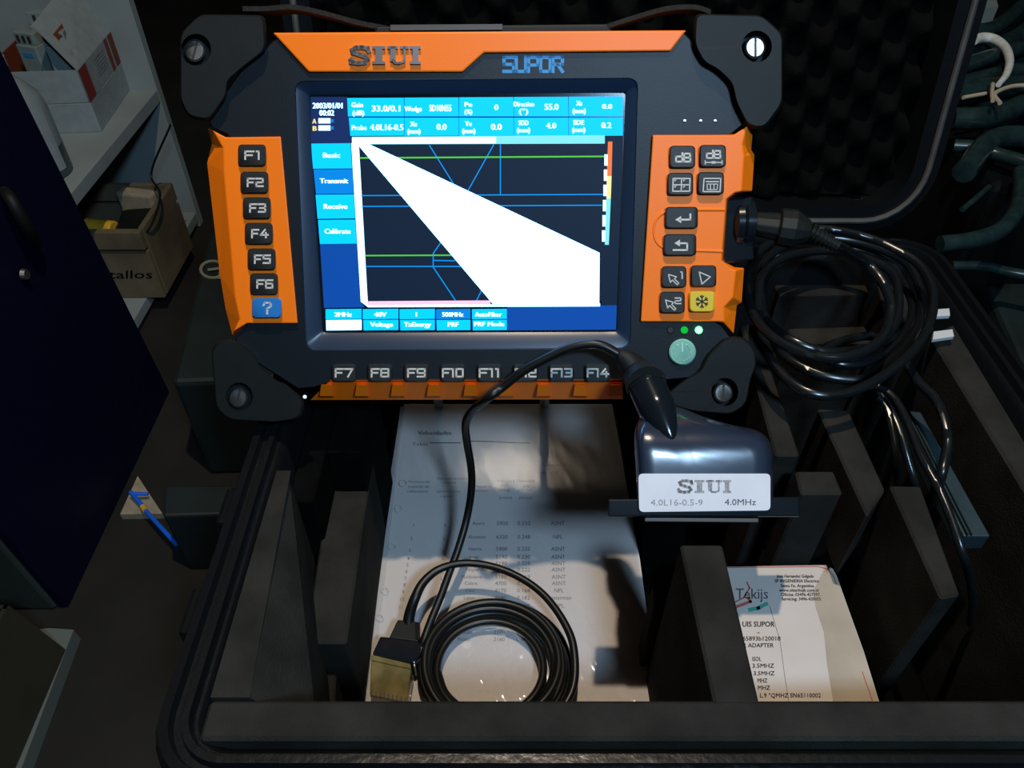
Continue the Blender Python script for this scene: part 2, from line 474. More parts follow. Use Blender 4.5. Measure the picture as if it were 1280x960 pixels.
for xx in (-0.05, 0.09, 0.23):
    mb = MB(); mb.tube([V(xx - 0.02, 0.520, TZ - 0.008), V(xx + 0.02, 0.520, TZ - 0.008)], 0.006, M['shell'], n=12); mb.build('hinge', case)

# ---------------- foam insert
foam = thing('foam_insert', (0.09, 0.31, CB + 0.012), 'grey foam lining with cut compartments filling the black case', 'foam')
FB = CB + 0.013
def fb(px, z, name='foam_divider', zb=FB, m=None, fix=None):
    mb = MB(); top = [P(x, y, z) for x, y in px]
    mb.prism(top, [V(q[0], q[1], zb) for q in top], m or M['foam'])
    return mb.build(name, foam, 0.0012, 1)
mb = MB(); mb.box(((X0 + X1) / 2, (Y0 + Y1) / 2, FB + 0.004), X1 - X0 - .004, Y1 - Y0 - .004, 0.008, M['foam_black']); mb.build('base_sheet', foam)
FZ = FB + 0.008
mb = MB(); mb.prism([V(X0 + .002, Y0 + .002, TZ), V(X1 - .002, Y0 + .002, TZ), V(X1 - .002, 0.1455, TZ), V(X0 + .002, 0.1455, TZ)],
                    [V(X0 + .002, Y0 + .002, FZ), V(X1 - .002, Y0 + .002, FZ), V(X1 - .002, 0.1455, FZ), V(X0 + .002, 0.1455, FZ)], M['foam'])
mb.build('foam_wall', foam, 0.0015, 1)
# left wall, chamfered inward
def section(pts, y0, y1, m, name, y1b=None):
    mb = MB(); a = [V(x, y0, z) for x, z in pts]; b = [V(x, (y1 if i == 0 or y1b is None else y1b), z) for i, (x, z) in enumerate(pts)]
    mb.prism(a, b, m); return mb.build(name, foam, 0.001, 1)
xa = X0 + .002; F1 = V(-.1115, .1465, TZ); F2 = P(402, 885, .395); F2[1] = .1465; B1 = P(363, 590, TZ); B2 = P(350, 640, .424); B1[1] = B2[1] = .272
b2 = P(350, 640, .424)
mb = MB(); dn_ = lambda v: V(v[0], v[1], FZ)
L0, Lb = V(xa, .1465, TZ), V(xa, .272, TZ)
vs_ = [L0, F1, F2, dn_(F2), dn_(L0), Lb, B1, B2, dn_(B2), dn_(Lb)]
mb.add(vs_, [(0, 1, 6, 5), (1, 2, 7, 6), (2, 3, 8, 7), (0, 4, 3, 2, 1), (5, 6, 7, 8, 9), (0, 5, 9, 4), (3, 4, 9, 8)], M['foam'])
mb.build('foam_wall', foam)
section([(X0 + .002, FZ), (X0 + .002, 0.402), (-0.113, 0.402), (-0.112, FZ)], 0.273, Y1 - .003, M['foam_black'], 'foam_wall')
fb([(424, 520), (475, 520), (454, 654), (433, 804), (381, 804), (404, 654)], 0.365, zb=FZ)
fb([(375, 842), (420, 842), (416, 930), (370, 930)], 0.335, zb=FZ)
fb([(850, 680), (903, 680), (950, 881), (893, 881)], TZ, zb=FZ)
fb([(816, 728), (846, 728), (852, 757), (818, 757)], 0.36, zb=FZ)
fb([(925, 405), (945, 405), (1000, 569), (969, 569)], TZ, zb=FZ)
fb([(994, 588), (1042, 588), (1054, 617), (1001, 617)], TZ - .002, zb=FZ)
fb([(1022, 510), (1061, 512), (1107, 612), (1084, 645)], TZ - .001, zb=.374)
fb([(1112, 606), (1151, 607), (1201, 744), (1176, 748)], TZ, zb=FZ)
fb([(968, 354), (1081, 351), (1087, 367), (974, 369)], 0.40, zb=FZ)
fb([(985, 410), (1081, 407), (1091, 428), (990, 429)], 0.41, zb=FZ)
fb([(1095, 345), (1150, 345), (1163, 400), (1108, 400)], 0.40, zb=FZ)
a, b = P(1163, 420, TZ), P(1192, 404, TZ)
l1, l2, r1, r2 = P(1163, 420, TZ), P(1280, 612, TZ), P(1192, 404, TZ), P(1280, 548, TZ)
def ext(p, q, y): return p + (q - p) * ((y - p[1]) / (q[1] - p[1]))
tq = [l1, ext(l1, l2, .147), ext(r1, r2, .147), r1]
for v in tq: v[0] = min(v[0], X1 - .002)
mb = MB(); mb.prism(tq, [V(v[0], v[1], FZ) for v in tq], M['foam'])
mb.build('foam_wall', foam, 0.0015, 1)
# block under the booklet and back cross wall of that pocket
fb([(905, 712), (1040, 712), (1116, 930), (960, 930)], 0.359, zb=FZ, m=M['foam_black'])
# blocks that carry the tester
low = D(300, 527, -0.048)
for xa, xb in ((-0.112, -0.092), (0.092, 0.118)):
    mb = MB(); mb.box(((xa + xb) / 2, 0.345, (FZ + low[2]) / 2), xb - xa, 0.07, low[2] - FZ, M['foam_black']); mb.build('foam_block', foam)

# ================================================================== TESTER
dev = thing('ultrasonic_tester', DQ - DN * 0.03, 'orange and black rugged ultrasonic tester with lit screen, leaning in the open case', 'tester')
DB = -0.046
outer = [(352, 41), (855, 40), (875, 62), (943, 130), (938, 147), (918, 164), (901, 174), (898, 240), (890, 330), (888, 402), (900, 404), (914, 424), (890, 470), (795, 478), (779, 478),
         (412, 478), (392, 484), (372, 486), (300, 440), (294, 424), (312, 402), (318, 398), (296, 180), (283, 166), (264, 158), (260, 146), (300, 90)]
hole = rounded([(368, 101), (798, 97), (788, 436), (382, 438)], 14)
inner = rounded([(387, 119), (781, 117), (771, 414), (404, 415)], 4)
c = (590, 270)
oa, ia = ringpair(outer, hole, c, 40)
mb = MB()
bridge(mb, [[D(*p, DB) for p in oa], [D(*p, -0.002) for p in oa], [D(*(V(*c) + (p - V(*c)) * 0.995), 0.0) for p in oa], [D(*p, 0) for p in ia]], M['chassis'], closeA=True)
mb.build('chassis', dev, smooth=True)
ha, hb = ringpair(hole, inner, c, 40)
mb = MB(); bridge(mb, [[D(*p, 0.0) for p in ha], [D(*(p * 0.93 + q * 0.07), -0.0016) for p, q in zip(ha, hb)], [D(*(p * 0.25 + q * 0.75), -0.0038) for p, q in zip(ha, hb)], [D(*p, -0.0055) for p in hb]], M['bezel'])
mb.build('screen_bezel', dev, smooth=True)

def panel(px, o1, o0, m, name, bev=0.0008, inset=0.0, parent=None, seg=2):
    mb = MB(); mb.prism([D(x, y, o1) for x, y in px], [D(x, y, o0) for x, y in px], m)
    return mb.build(name, parent or dev, bev, seg)
panel([(341, 41), (858, 38), (838, 64), (605, 66), (578, 90), (386, 90)], 0.0022, DB + 0.006, M['orange'], 'top_panel')
# side panels: flat top with sloped outer flank
def slope_panel(flat, rim, name, back=-0.034):
    mb = MB(); n = len(flat)
    bridge(mb, [[D(*p, back) for p in rim], [D(*p, -0.006) for p in rim], [D(*p, 0.003) for p in flat]], M['orange'], closeA=True, closeB=True)
    return mb.build(name, dev, 0.0006, 2)
slope_panel([(266, 163), (283, 172), (351, 171), (372, 404), (309, 404), (292, 414), (300, 400), (294, 372), (280, 215), (279, 185)],
            [(260, 160), (281, 171), (352, 170), (373, 405), (310, 405), (291, 420), (282, 386), (275, 344), (259, 204), (265, 180)], 'left_panel')
slope_panel([(816, 169), (917, 169), (934, 158), (928, 180), (930, 195), (927, 239), (918, 241), (908, 249), (902, 326), (913, 336), (920, 338), (916, 372), (905, 384), (905, 402), (899, 402), (801, 402)],
            [(815, 168), (919, 167), (942, 148), (939, 188), (943, 193), (940, 239), (921, 242), (910, 249), (904, 326), (918, 334), (930, 335), (927, 378), (921, 381), (917, 417), (899, 402), (800, 403)], 'right_panel')
# lower orange strip, facing down a little, with ribs between the keys
mb = MB()
tp = [(413, 475), (778, 474)]; bt = [(388, 500), (779, 499)]
bridge(mb, [[D(*tp[0], 0.001), D(*tp[1], 0.001), D(*tp[1], DB + .01), D(*tp[0], DB + .01)],
            [D(*bt[0], -0.016), D(*bt[1], -0.016), D(*bt[1], DB + .01), D(*bt[0], DB + .01)]], M['orange'], True, True)
mb.build('lower_panel', dev)
for i, x in enumerate([408, 452, 497, 542, 588, 633, 679, 725, 769]):
    mb = MB(); wq = 7.5; a_ = (1 if i else 0)
    top = [D(x - wq + 1, 481, 0.0005), D(x + wq - 1, 481, 0.0005), D(x + wq + 1, 495, -0.005), D(x - wq - 1, 495, -0.005)]
    bot = [D(x - wq + 1, 480, -0.004), D(x + wq - 1, 480, -0.004), D(x + wq + 1, 498, -0.018), D(x - wq - 1, 498, -0.018)]
    mb.prism(top, bot, M['orange']); mb.build('panel_rib', dev)

# corner bumpers with screws in wells
def bumper(px, hc, hr):
    pr = rounded(px, 9, 3)
    o, i = ringpair(pr, circ(hc[0], hc[1], hr, hr * 1.05, 20), hc, 28)
    cc = V(*hc)
    mb = MB()
    bridge(mb, [[D(*q, DB - 0.004) for q in o], [D(*q, 0.004) for q in o], [D(*(cc + (q - cc) * 0.955), 0.0065) for q in o], [D(*q, 0.0065) for q in i],
                [D(*q, -0.004) for q in i]], M['rubber'], True, True)
    b = mb.build('corner_bumper', dev, smooth=True)
    mb = MB(); s = circ(hc[0] - 1.5 if hc[0] < 600 else hc[0] - 2, hc[1] + 1, hr * .70, hr * .76, 20); s = [V(*q) for q in s]; sc = V(hc[0] - 1.5, hc[1] + 1)
    bridge(mb, [[D(*q, -0.0039) for q in s], [D(*q, 0.002) for q in s], [D(*(sc + (q - sc) * .8), 0.0032) for q in s]], M['chrome'], False, True)
    g = math.radians(105 if hc[0] < 600 else 90)
    dd = V(math.cos(g), math.sin(g)) * hr * .62; nn = V(-math.sin(g), math.cos(g)) * 1.3
    mb.poly([D(*(sc + dd + nn), 0.0034), D(*(sc - dd + nn), 0.0034), D(*(sc - dd - nn), 0.0034), D(*(sc + dd - nn), 0.0034)], M['darkink'])
    mb.build('screw', b, smooth=True, label='slotted steel screw set in the well')
bumper([(332, 19), (334, 62), (303, 86), (284, 103), (284, 120), (262, 152), (236, 148), (226, 128), (226, 42), (250, 18)], (245, 62), 19)
bumper([(868, 17), (952, 19), (978, 42), (978, 132), (955, 163), (935, 160), (920, 130), (915, 105), (895, 86), (878, 78), (866, 55)], (946, 58), 19)
bumper([(292, 422), (320, 444), (325, 459), (348, 477), (356, 479), (382, 500), (377, 523), (346, 528), (287, 525), (270, 511), (264, 436), (273, 426)], (299, 496), 17)
bumper([(909, 420), (931, 421), (944, 436), (946, 455), (938, 474), (933, 505), (914, 518), (866, 514), (838, 506), (833, 492), (856, 474), (876, 464), (885, 443)], (906, 490), 17)

for x, y in ((381, 496),):
    mb = MB(); mb.tube([D(x, y, 0.002), D(x, y, 0.0075)], 0.0010, M['chrome'], n=12); mb.build('bumper_pin', dev)
mb = MB(); mb.tube(spline([D(x, y, 0.0028) for x, y in [(906, 262), (870, 262), (838, 263), (822, 272), (817, 288), (822, 304), (838, 312), (870, 313), (903, 314)]], 6), 0.0008, M['orange'], n=8)
mb.build('panel_ridge', dev, smooth=True)
# keys
def key(cx, cy, w_, h_, m, lab, draw, tz=0.0, o0=0.0, o1=0.0042):
    px = rounded([(cx - w_ / 2, cy - h_ / 2), (cx + w_ / 2, cy - h_ / 2), (cx + w_ / 2, cy + h_ / 2), (cx - w_ / 2, cy + h_ / 2)], 5.5, 4)
    cc = V(cx, cy)
    mb = MB()
    bridge(mb, [[D(*q, o0) for q in px], [D(*q, o1 - 0.0009) for q in px], [D(*(cc + (V(*q) - cc) * 0.90), o1) for q in px]], m, False, True)
    k = mb.build('key', dev, smooth=True)
    if lab: k['label'] = lab
    mb = MB(); F = lambda x, y, o=0: D(x, y, o1 + 0.00012 + o)
    draw(mb, F); mb.build('key_symbol', k)
I_ = M['keyink']
for i, (x, y) in enumerate([(315, 194), (318, 228), (321, 260), (323.5, 292), (327, 324), (330, 355)]):
    key(x, y, 35, 27, M['key'], 'black rubber key marked F%d' % (i + 1), lambda mb, F, i=i, x=x, y=y: word(mb, F, 'F' + str(i + 1), x + 1, y, 19, 9.5, I_, 2.2), o0=0.001, o1=0.0062)
key(333.5, 385, 37, 25, M['keyblue'], 'blue key marked with a question mark', lambda mb, F: word(mb, F, '?', 334, 385, 9, 13, M['white'], 2.4), o0=0.001, o1=0.0062)
for i, x in enumerate([430, 475, 520.5, 566, 612, 657, 702, 747]):
    s = 'F' + str(i + 7)
    key(x, 466, 31, 22, M['key'], 'black rubber key marked ' + s, lambda mb, F, s=s, x=x: word(mb, F, s, x, 466, 21 if i < 3 else 25, 9.5, I_, 2.2, gap=0.3))
R_ = dict(o0=0.001, o1=0.0062)
def d1(mb, F): word(mb, F, 'dB', 854, 197, 18, 10, I_, 2.3, gap=0.25)
def d2(mb, F):
    word(mb, F, 'dB', 892, 193, 17, 9, I_, 2.0, gap=0.25)
    stroke(mb, F, [(882, 203), (902, 203)], 1.2, I_); stroke(mb, F, [(881.5, 201), (881.5, 205)], 1.2, I_); stroke(mb, F, [(902.5, 201), (902.5, 205)], 1.2, I_)
    stroke(mb, F, [(891, 203), (893, 203)], 3, I_)
def d3(mb, F):
    stroke(mb, F, [(841.5, 223), (862.5, 223), (862, 239), (841, 239), (841.5, 223)], 1.5, I_)
    stroke(mb, F, [(852, 223), (851.5, 239)], 1.4, I_); stroke(mb, F, [(841, 231), (862, 231)], 1.4, I_)
    for a, b in ((845, 226), (856, 226), (845, 234), (856, 234)):
        mb.poly([F(a - 2, b - 1.5), F(a + 1, b - 1.5), F(a - 2, b + 1)], I_)
def d4(mb, F):
    stroke(mb, F, [(880, 223), (901, 223), (900, 239.5), (879, 239.5), (880, 223)], 1.4, I_)
    stroke(mb, F, [(883, 227), (898, 227)], 1.4, I_)
    stroke(mb, F, [(884, 230), (884, 237), (896.5, 237), (897, 230), (884, 230)], 1.0, I_)
    for a in (888, 892.5): stroke(mb, F, [(a, 231), (a, 236)], 1.1, I_)
def arrowhead(mb, F, pts): mb.poly([F(*p) for p in pts], I_)
def d5(mb, F):
    stroke(mb, F, [(863, 268), (863, 274.5), (850, 274.5)], 2.3, I_); arrowhead(mb, F, [(844, 274.5), (851.5, 270), (851.5, 279)])
def d6(mb, F):
    stroke(mb, F, [(850, 304), (859, 304), (859, 312.5), (842, 312.5)], 2.2, I_); arrowhead(mb, F, [(843, 304), (850, 299.5), (850, 308)])
def cur(mb, F, x, y):
    pts = [(x, y), (x + 2.5, y + 10), (x + 5, y + 7), (x + 11, y + 13), (x + 13, y + 11), (x + 7.5, y + 5.5), (x + 10, y + 3), (x, y)]
    stroke(mb, F, pts, 1.3, I_)
def d7(mb, F): cur(mb, F, 835.5, 343); word(mb, F, '1', 852.5, 344, 3, 8, I_, 1.5)
def d8(mb, F): cur(mb, F, 832, 375); word(mb, F, '2', 847.5, 376, 7, 7, I_, 1.5)
def d9(mb, F): stroke(mb, F, [(874, 340), (888, 346), (877.5, 355), (874, 340)], 1.4, I_)
def d10(mb, F):
    for k in range(3):
        a = math.radians(90 + 60 * k); dx, dy = math.cos(a), math.sin(a)
        stroke(mb, F, [(877.5 - dx * 7.5, 377 - dy * 7.5), (877.5 + dx * 7.5, 377 + dy * 7.5)], 1.6, M['darkink'])
        for s_ in (-1, 1):
            bx_, by_ = 877.5 + dx * 4.5 * s_, 377 + dy * 4.5 * s_
            for t_ in (-0.7, 0.7):
                e = a + (0 if s_ > 0 else math.pi) + t_
                stroke(mb, F, [(bx_, by_), (bx_ + 3.2 * math.cos(e), by_ + 3.2 * math.sin(e))], 1.3, M['darkink'])
key(853, 196, 32, 28, M['key'], 'black key marked dB', d1, **R_)
key(891, 195, 33, 28, M['key'], 'black key marked dB over a double-ended bar', d2, **R_)
key(850.5, 230, 32, 28, M['key'], 'black key with a four-window symbol', d3, **R_)
key(888.5, 229, 33, 28, M['key'], 'black key with a table symbol', d4, **R_)
key(852, 272, 41, 27, M['key'], 'black key with an enter arrow', d5, **R_)
key(850, 306, 41, 27, M['key'], 'black key with a return arrow', d6, **R_)
key(842.5, 346, 31, 27, M['key'], 'black key with cursor and 1', d7, **R_)
key(879.5, 345, 32, 27, M['key'], 'black key with an open triangle', d9, **R_)
key(840.5, 378, 31, 27, M['key'], 'black key with cursor and 2', d8, **R_)
key(877.5, 377, 32, 26, M['keyyellow'], 'yellow key with a dark snowflake', d10, **R_)

mb = MB(); cc = V(853, 440); s = [V(*q) for q in circ(853, 440, 17, 16.5, 28)]
bridge(mb, [[D(*q, 0) for q in s], [D(*q, 0.002) for q in s], [D(*(cc + (q - cc) * .9), 0.0028) for q in s]], M['power'], False, True)
pk = mb.build('power_button', dev, smooth=True, label='round pale green power button')
mb = MB(); F = lambda x, y, o=0: D(x, y, 0.003 + o)
stroke(mb, F, [(853 + 10.5 * math.sin(math.radians(a)), 440 - 10.5 * math.cos(math.radians(a))) for a in range(28, 340, 13)], 2.2, M['powerink'])
stroke(mb, F, [(853, 429), (853, 439)], 2.0, M['powerink']); mb.build('power_symbol', pk)
for x, m_, lab in ((838, M['key'], 'unlit indicator lamp'), (855.5, E_LED, 'dim green indicator lamp'), (873.5, E_LED2, 'bright green indicator lamp')):
    mb = MB(); s = [V(*q) for q in circ(x, 412.5, 4.6, 4.6, 14)]; cc = V(x, 412.5)
    bridge(mb, [[D(*q, 0) for q in s], [D(*(cc + (q - cc) * .8), 0.0012) for q in s]], m_, False, True); mb.build('indicator_lamp', dev, label=lab)
for x in (856, 876, 894):
    mb = MB(); s = circ(x, 150.5, 2.0, 1.3, 10); mb.prism([D(*q, 0.0008) for q in s], [D(*q, -0.001) for q in s], M['chrome']); mb.build('sensor_dot', dev)
mb = MB(); F = lambda x, y, o=0: D(x, y, 0.0023 + o)
slab(mb, F, 437, 526, 57.5, 80, M['badge'], 0.0016); mb.build('badge', dev, label='raised metal letters reading SIUI')
mb = MB(); F = lambda x, y, o=0: D(x, y, 0.0002 + o)
word(mb, F, 'SUPOR', 666.5, 80.5, 73, 17.5, M['blueink'], 4.2, gap=0.28); mb.build('blue_lettering', dev, label='blue letters reading SUPOR')

# ---- screen
SO = -0.0052
def S(x, y, o=0.0): return D(x, y, SO + o)
mb = MB(); q = [(386, 118), (782, 116), (772, 415), (403, 416)]
mb.prism([S(*p, 0) for p in q], [S(*p, -0.002) for p in q], M['gloss'])
scr = mb.build('screen', dev)
mb = MB()
def pq(pts, m, o=0.0001): mb.poly([S(x, y, o) for x, y in pts], m)
pq([(388, 121), (434, 121), (439, 171), (439, 179), (389, 179)], E_DEEP)
pq([(400, 305), (446, 305), (451, 377), (456, 384), (405, 385)], E_BLUE)
pq([(449, 180), (756, 179), (752, 376), (460, 377)], E_DARK)
pq([(756, 168), (779, 168), (771, 382), (752, 382)], E_DARK)
pq([(634, 382.5), (771, 381), (770, 412), (634, 413)], E_BLUE)
mb.build('display_background', scr)
def cell(pts, m, name='display_cell', lab=None):
    global mb
    mb = MB(); pq(pts, m, 0.00015); return mb.build(name, scr, label=lab)
xs = [434, 505.5, 574, 642.5, 711, 779]
for i in range(5):
    a, b = xs[i], xs[i + 1] - 0.8
    cell([(a, 122.5 - i * .4), (b, 122.2 - i * .4), (b + .3, 145.5), (a + 1 if i == 0 else a, 145.5)], E_CYAN)
    cell([(a + (2 if i == 0 else 0), 147), (b + .3, 147), (b + .3, 169.5), (a + (4 if i == 0 else 0), 170)], E_CYAN)
for pts, m_ in (([(388.5, 179.5), (438, 179), (440, 210.5), (391.5, 211)], E_CYAN), ([(392, 212), (440.5, 211.5), (442, 242), (395, 242.5)], E_MID),
                ([(394.5, 243.5), (442.5, 243), (444, 273), (397, 273.5)], E_CYAN), ([(397.5, 275), (444, 274.5), (446, 304.5), (400, 305)], E_CYAN)):
    cell(pts, m_)
bx = [(407, 452), (453.5, 498), (499.5, 543.5), (545, 588), (590, 633.5)]
for i, (a, b) in enumerate(bx):
    cell([(a, 386.5), (b, 386), (b, 398.5), (a, 399)], E_MID if i == 3 else E_CYAN)
    cell([(a + .5, 400), (b, 399.7), (b, 412.5), (a + 1, 413)], E_WHITE if i == 0 else E_CYAN)
mb = MB()
pq([(440, 171), (756, 169), (756, 179.5), (440, 180.5)], E_PALE, 0.0002)
pq([(440, 172), (620, 171), (620, 179), (440, 180)], E_TEXT, 0.00025)
pq([(439, 179), (448.5, 179), (460, 384), (451, 377)], E_TEXT, 0.0002)
pq([(460, 376.5), (613, 375.5), (613, 380.5), (460, 381.5)], E_PINK, 0.0002)
pq([(460, 381.5), (613, 380.5), (750, 379), (750, 383), (460, 384)], E_WHITE, 0.0002)
mb.build('ruler_strips', scr)
mb = MB(); pq([(446, 179.5), (461, 180), (749.5, 316), (749, 380), (616, 380), (612, 375)], E_WHITE, 0.0003)
mb.build('beam_fan', scr, label='white fan-shaped beam across the graph')
mb = MB(); F = lambda x, y, o=0: S(x, y, 0.00025)
stroke(mb, F, [(450, 197.5), (755, 195.5)], 2.0, E_GREEN)
for pl in ([(452, 244.5), (753, 243)], [(453, 258), (752, 256.5)], [(457, 333), (577, 333)], [(537, 182), (567, 230)], [(617, 181), (584, 240)], [(625.5, 181), (625.5, 243)],
           [(541.5, 318), (541.5, 333)], [(541.5, 317), (551, 303)], [(541.5, 334), (569, 375)], [(596, 375), (602, 363)], [(541.5, 325.5), (568, 326)]):
    stroke(mb, F, pl, 1.3, E_LINE)
stroke(mb, F, [(457, 319.5), (566, 319)], 1.8, E_GREEN)
F = lambda x, y, o=0: S(x, y, 0.00022)
mb.build('graph_lines', scr)
mb = MB()
pq([(760, 177), (765.5, 177), (764.5, 220), (758.5, 220)], E_ORNG, 0.0002); pq([(758.5, 220), (764.5, 220), (763.5, 248), (758, 248)], E_YELL, 0.0002)
pq([(758, 248), (763.5, 248), (761, 306), (756, 306)], E_PALE, 0.0002)
for k in range(6):
    y = 193 + k * 19; x = 755.5 - k * .6
    pq([(x, y), (x + 4, y), (x + 4, y + 14), (x, y + 14)], E_TEXT, 0.00025)
mb.build('colour_scale', scr)
mb = MB(); FT = lambda x, y, o=0: S(x, y, 0.0004)
T_ = E_TEXT
def tt(s, x, y, h, w_=None, m_=None): text(mb, FT, s, x, y, h, m_ or T_, wpx=w_, bold=0.9)
tt('2003/01/01', 409, 132, 7, 37); tt('00:02', 408, 141, 7, 18)
tt('A', 392.5, 151.5, 6, 4.5, E_YELL); tt('B', 393, 160.5, 6, 4.5, E_YELL)
for y in (151, 160):
    mb.poly([FT(398, y - 3.2), FT(413, y - 3.2), FT(413, y + 3.2), FT(398, y + 3.2)], T_); mb.poly([FT(414, y - 2), FT(417, y - 2), FT(417, y + 2), FT(414, y + 2)], E_MID)
tt('Gain', 446, 131, 6, 14); tt('(dB)', 447.5, 141, 6, 14); tt('33.0/0.1', 482, 135.5, 7.5, 35)
tt('Wedge', 516, 136, 6, 21); tt('SD10N55', 550, 135, 8, 27)
tt('Pe', 585, 130.5, 5.5, 9); tt('(%)', 585, 139.5, 5.5, 9); tt('0', 620, 134, 7)
tt('Direction', 654.5, 130, 6, 25); tt('(°)', 654, 139, 6, 11); tt('55.0', 689, 133.5, 7.5, 17)
tt('Xs', 723.5, 129, 6, 7); tt('(mm)', 723.5, 138.5, 6, 16); tt('0.0', 758.5, 133, 6, 12)
tt('Probe', 448.5, 159.5, 6, 18); tt('4.0L16-0.5', 483, 159, 7.5, 41)
tt('Xe', 516.5, 155, 6, 8); tt('(mm)', 517, 164, 6, 16); tt('0.0', 551.5, 158.5, 7.5, 12)
tt('Ye', 585, 154.5, 6, 8); tt('(mm)', 585.5, 163.5, 6, 16); tt('0.0', 620, 158.5, 7.5, 13)
tt('SDD', 654, 153.5, 6, 12); tt('(mm)', 654, 162.5, 6, 16); tt('4.0', 688.5, 157, 7, 12)
tt('SDE', 723, 153, 6, 13); tt('(mm)', 723, 162, 6, 16); tt('0.2', 757.5, 156.5, 7, 12)
tt('Basic', 414, 194, 6, 21); tt('Transmit', 417, 226, 6, 35); tt('Receive', 419, 258, 6, 29); tt('Calibrate', 421.5, 289, 6, 32)
tt('2MHz', 428.5, 393, 5.5, 21); tt('40V', 475, 393, 5.5, 15); tt('1', 520, 393, 5.5); tt('500MHz', 565.5, 393, 5.5, 26); tt('AutoFilter', 610, 393, 5.5, 33)
tt('Voltage', 476.5, 405.5, 5.5, 28); tt('TxEnergy', 521.5, 405.5, 5.5, 33); tt('PRF', 566, 405.5, 5.5, 13); tt('PRF Mode', 611, 405, 5.5, 37)
mb.build('display_text', scr)

# ---- side connector and recess, top handle, strap, rear stand
mb = MB(); mb.prism([D(x, y, -0.004) for x, y in [(905, 250), (941, 246), (942, 325), (904, 330)]], [D(x, y, -0.038) for x, y in [(905, 250), (941, 246), (942, 325), (904, 330)]], M['gloss'])
mb.build('socket_block', dev, 0.001)
cpos = D(921, 279, -0.012)
mb = MB(); prof = [(0.0, .010), (.002, .0125), (.005, .0130), (.0060, .0118), (.0068, .0130), (.011, .0130), (.012, .011)]
mb.tube([cpos + V(-0.004 + a, 0, 0) for a, r in prof], [r for a, r in prof], M['gloss'], n=26); mb.build('socket_collar', dev, smooth=True)
mb = MB(); q = [(470, 33), (760, 30), (765, 40), (468, 42)]
mb.prism([D(x, y, -0.012) for x, y in q], [D(x, y, -0.030) for x, y in q], M['rubber']); h_ = mb.build('handle_bar', dev, 0.001)
mb = MB(); q = [(488, 31), (628, 30), (628, 37), (488, 38)]; mb.prism([D(x, y, -0.008) for x, y in q], [D(x, y, -0.011) for x, y in q], M['dullclip']); mb.build('handle_clip', h_)
for pts in ([(308, 14), (335, 14), (370, 12), (410, 20), (450, 31), (486, 38)], [(750, 38), (790, 25), (830, 14), (865, 12), (885, 18)]):
    mb = MB(); pp = spline([D(x, y, -0.034) for x, y in pts], 5)
    wv = DN * 0.006; tn = DV * 0.0012
    loops = [[p + wv + tn, p - wv + tn, p - wv - tn, p + wv - tn] for p in pp]
    bridge(mb, loops, M['strap'], True, True); mb.build('hand_strap', dev)
for xx in (-0.06, 0.03):
    a = DQ + V(xx + 0.02, 0, 0) + DV * 0.10 + DN * DB; bpt = V(a[0], 0.475, FZ + 0.004)
    mb = MB(); mb.tube([a, bpt], 0.004, M['chrome'], n=8); mb.build('kickstand_leg', dev)

# ================================================================== POWER CORD (coil over the right compartments)
def Z4(x, y): return (900 + x / 3.2, 220 + y / 3.2)
cord_pts = [(None, 0), (Z4(570, 335), .492), (Z4(640, 410), .485), (Z4(678, 490), .480), (Z4(680, 565), .476), (Z4(650, 645), .474), (Z4(580, 700), .474), (Z4(480, 728), .474),
            (Z4(370, 718), .473), (Z4(250, 672), .473), (Z4(160, 595), .472), (Z4(112, 500), .471), (Z4(108, 400), .470), (Z4(150, 310), .470), (Z4(240, 245), .472), (Z4(350, 212), .472), (Z4(470, 218), .472), (Z4(600, 250), .470),
            (Z4(700, 295), .468), (Z4(790, 350), .466), (Z4(845, 435), .464), (Z4(852, 530), .462), (Z4(815, 640), .460), (Z4(740, 730), .459), (Z4(620, 820), .458), (Z4(490, 872), .457), (Z4(370, 872), .457), (Z4(270, 815), .457),
            (Z4(200, 720), .457), (Z4(160, 600), .458), (Z4(155, 480), .458), (Z4(175, 390), .458), (Z4(260, 325), .458), (Z4(390, 300), .457), (Z4(540, 310), .456), (Z4(680, 380), .454), (Z4(715, 480), .452), (Z4(700, 590), .451), (Z4(620, 680), .451), (Z4(510, 702), .452), (Z4(400, 700), .454),
            (Z4(280, 655), .456), (Z4(190, 580), .452), (Z4(150, 470), .448), (Z4(190, 330), .446), (Z4(330, 255), .446), (Z4(520, 260), .446), (Z4(720, 330), .446), (Z4(800, 450), .446), (Z4(800, 570), .445), (Z4(740, 680), .445), (Z4(600, 800), .446),
            (Z4(500, 815), .446), (Z4(370, 785), .446), (Z4(250, 710), .446), (Z4(170, 570), .442), (Z4(200, 380), .440), (Z4(420, 290), .438), (Z4(640, 330), .438), (Z4(755, 470), .438), (Z4(765, 570), .439), (Z4(700, 680), .440), (Z4(560, 750), .441), (Z4(450, 745), .441),
            (Z4(420, 690), .439), (Z4(600, 640), .437), (Z4(720, 720), .436), (Z4(790, 820), .436), (Z4(860, 890), .434), ((1181, 529), .43), ((1184, 556), .425), ((1178, 588), .42), ((1173, 606), .41), ((1165, 640), .38), ((1160, 665), .32)]
pc = thing('power_cable', P(1050, 390, .44), 'black power cord coiled over the right compartments and plugged into the tester', 'cord')
mb = MB(); mb.tube(spline([D(1040, 304, -.004)] + [P(x, y, z) for (x, y), z in cord_pts[1:]], 7), 0.0029, M['cable'], n=9); mb.build('cord', pc, smooth=True)
pA = cpos + V(0.008, 0, 0)
pB = D(1012, 289, -.006); pC = D(1047, 308, -.004)
mb = MB(); dv_ = (pB - pA)
ring = []
upv = V(0, 0.3, 0.95)
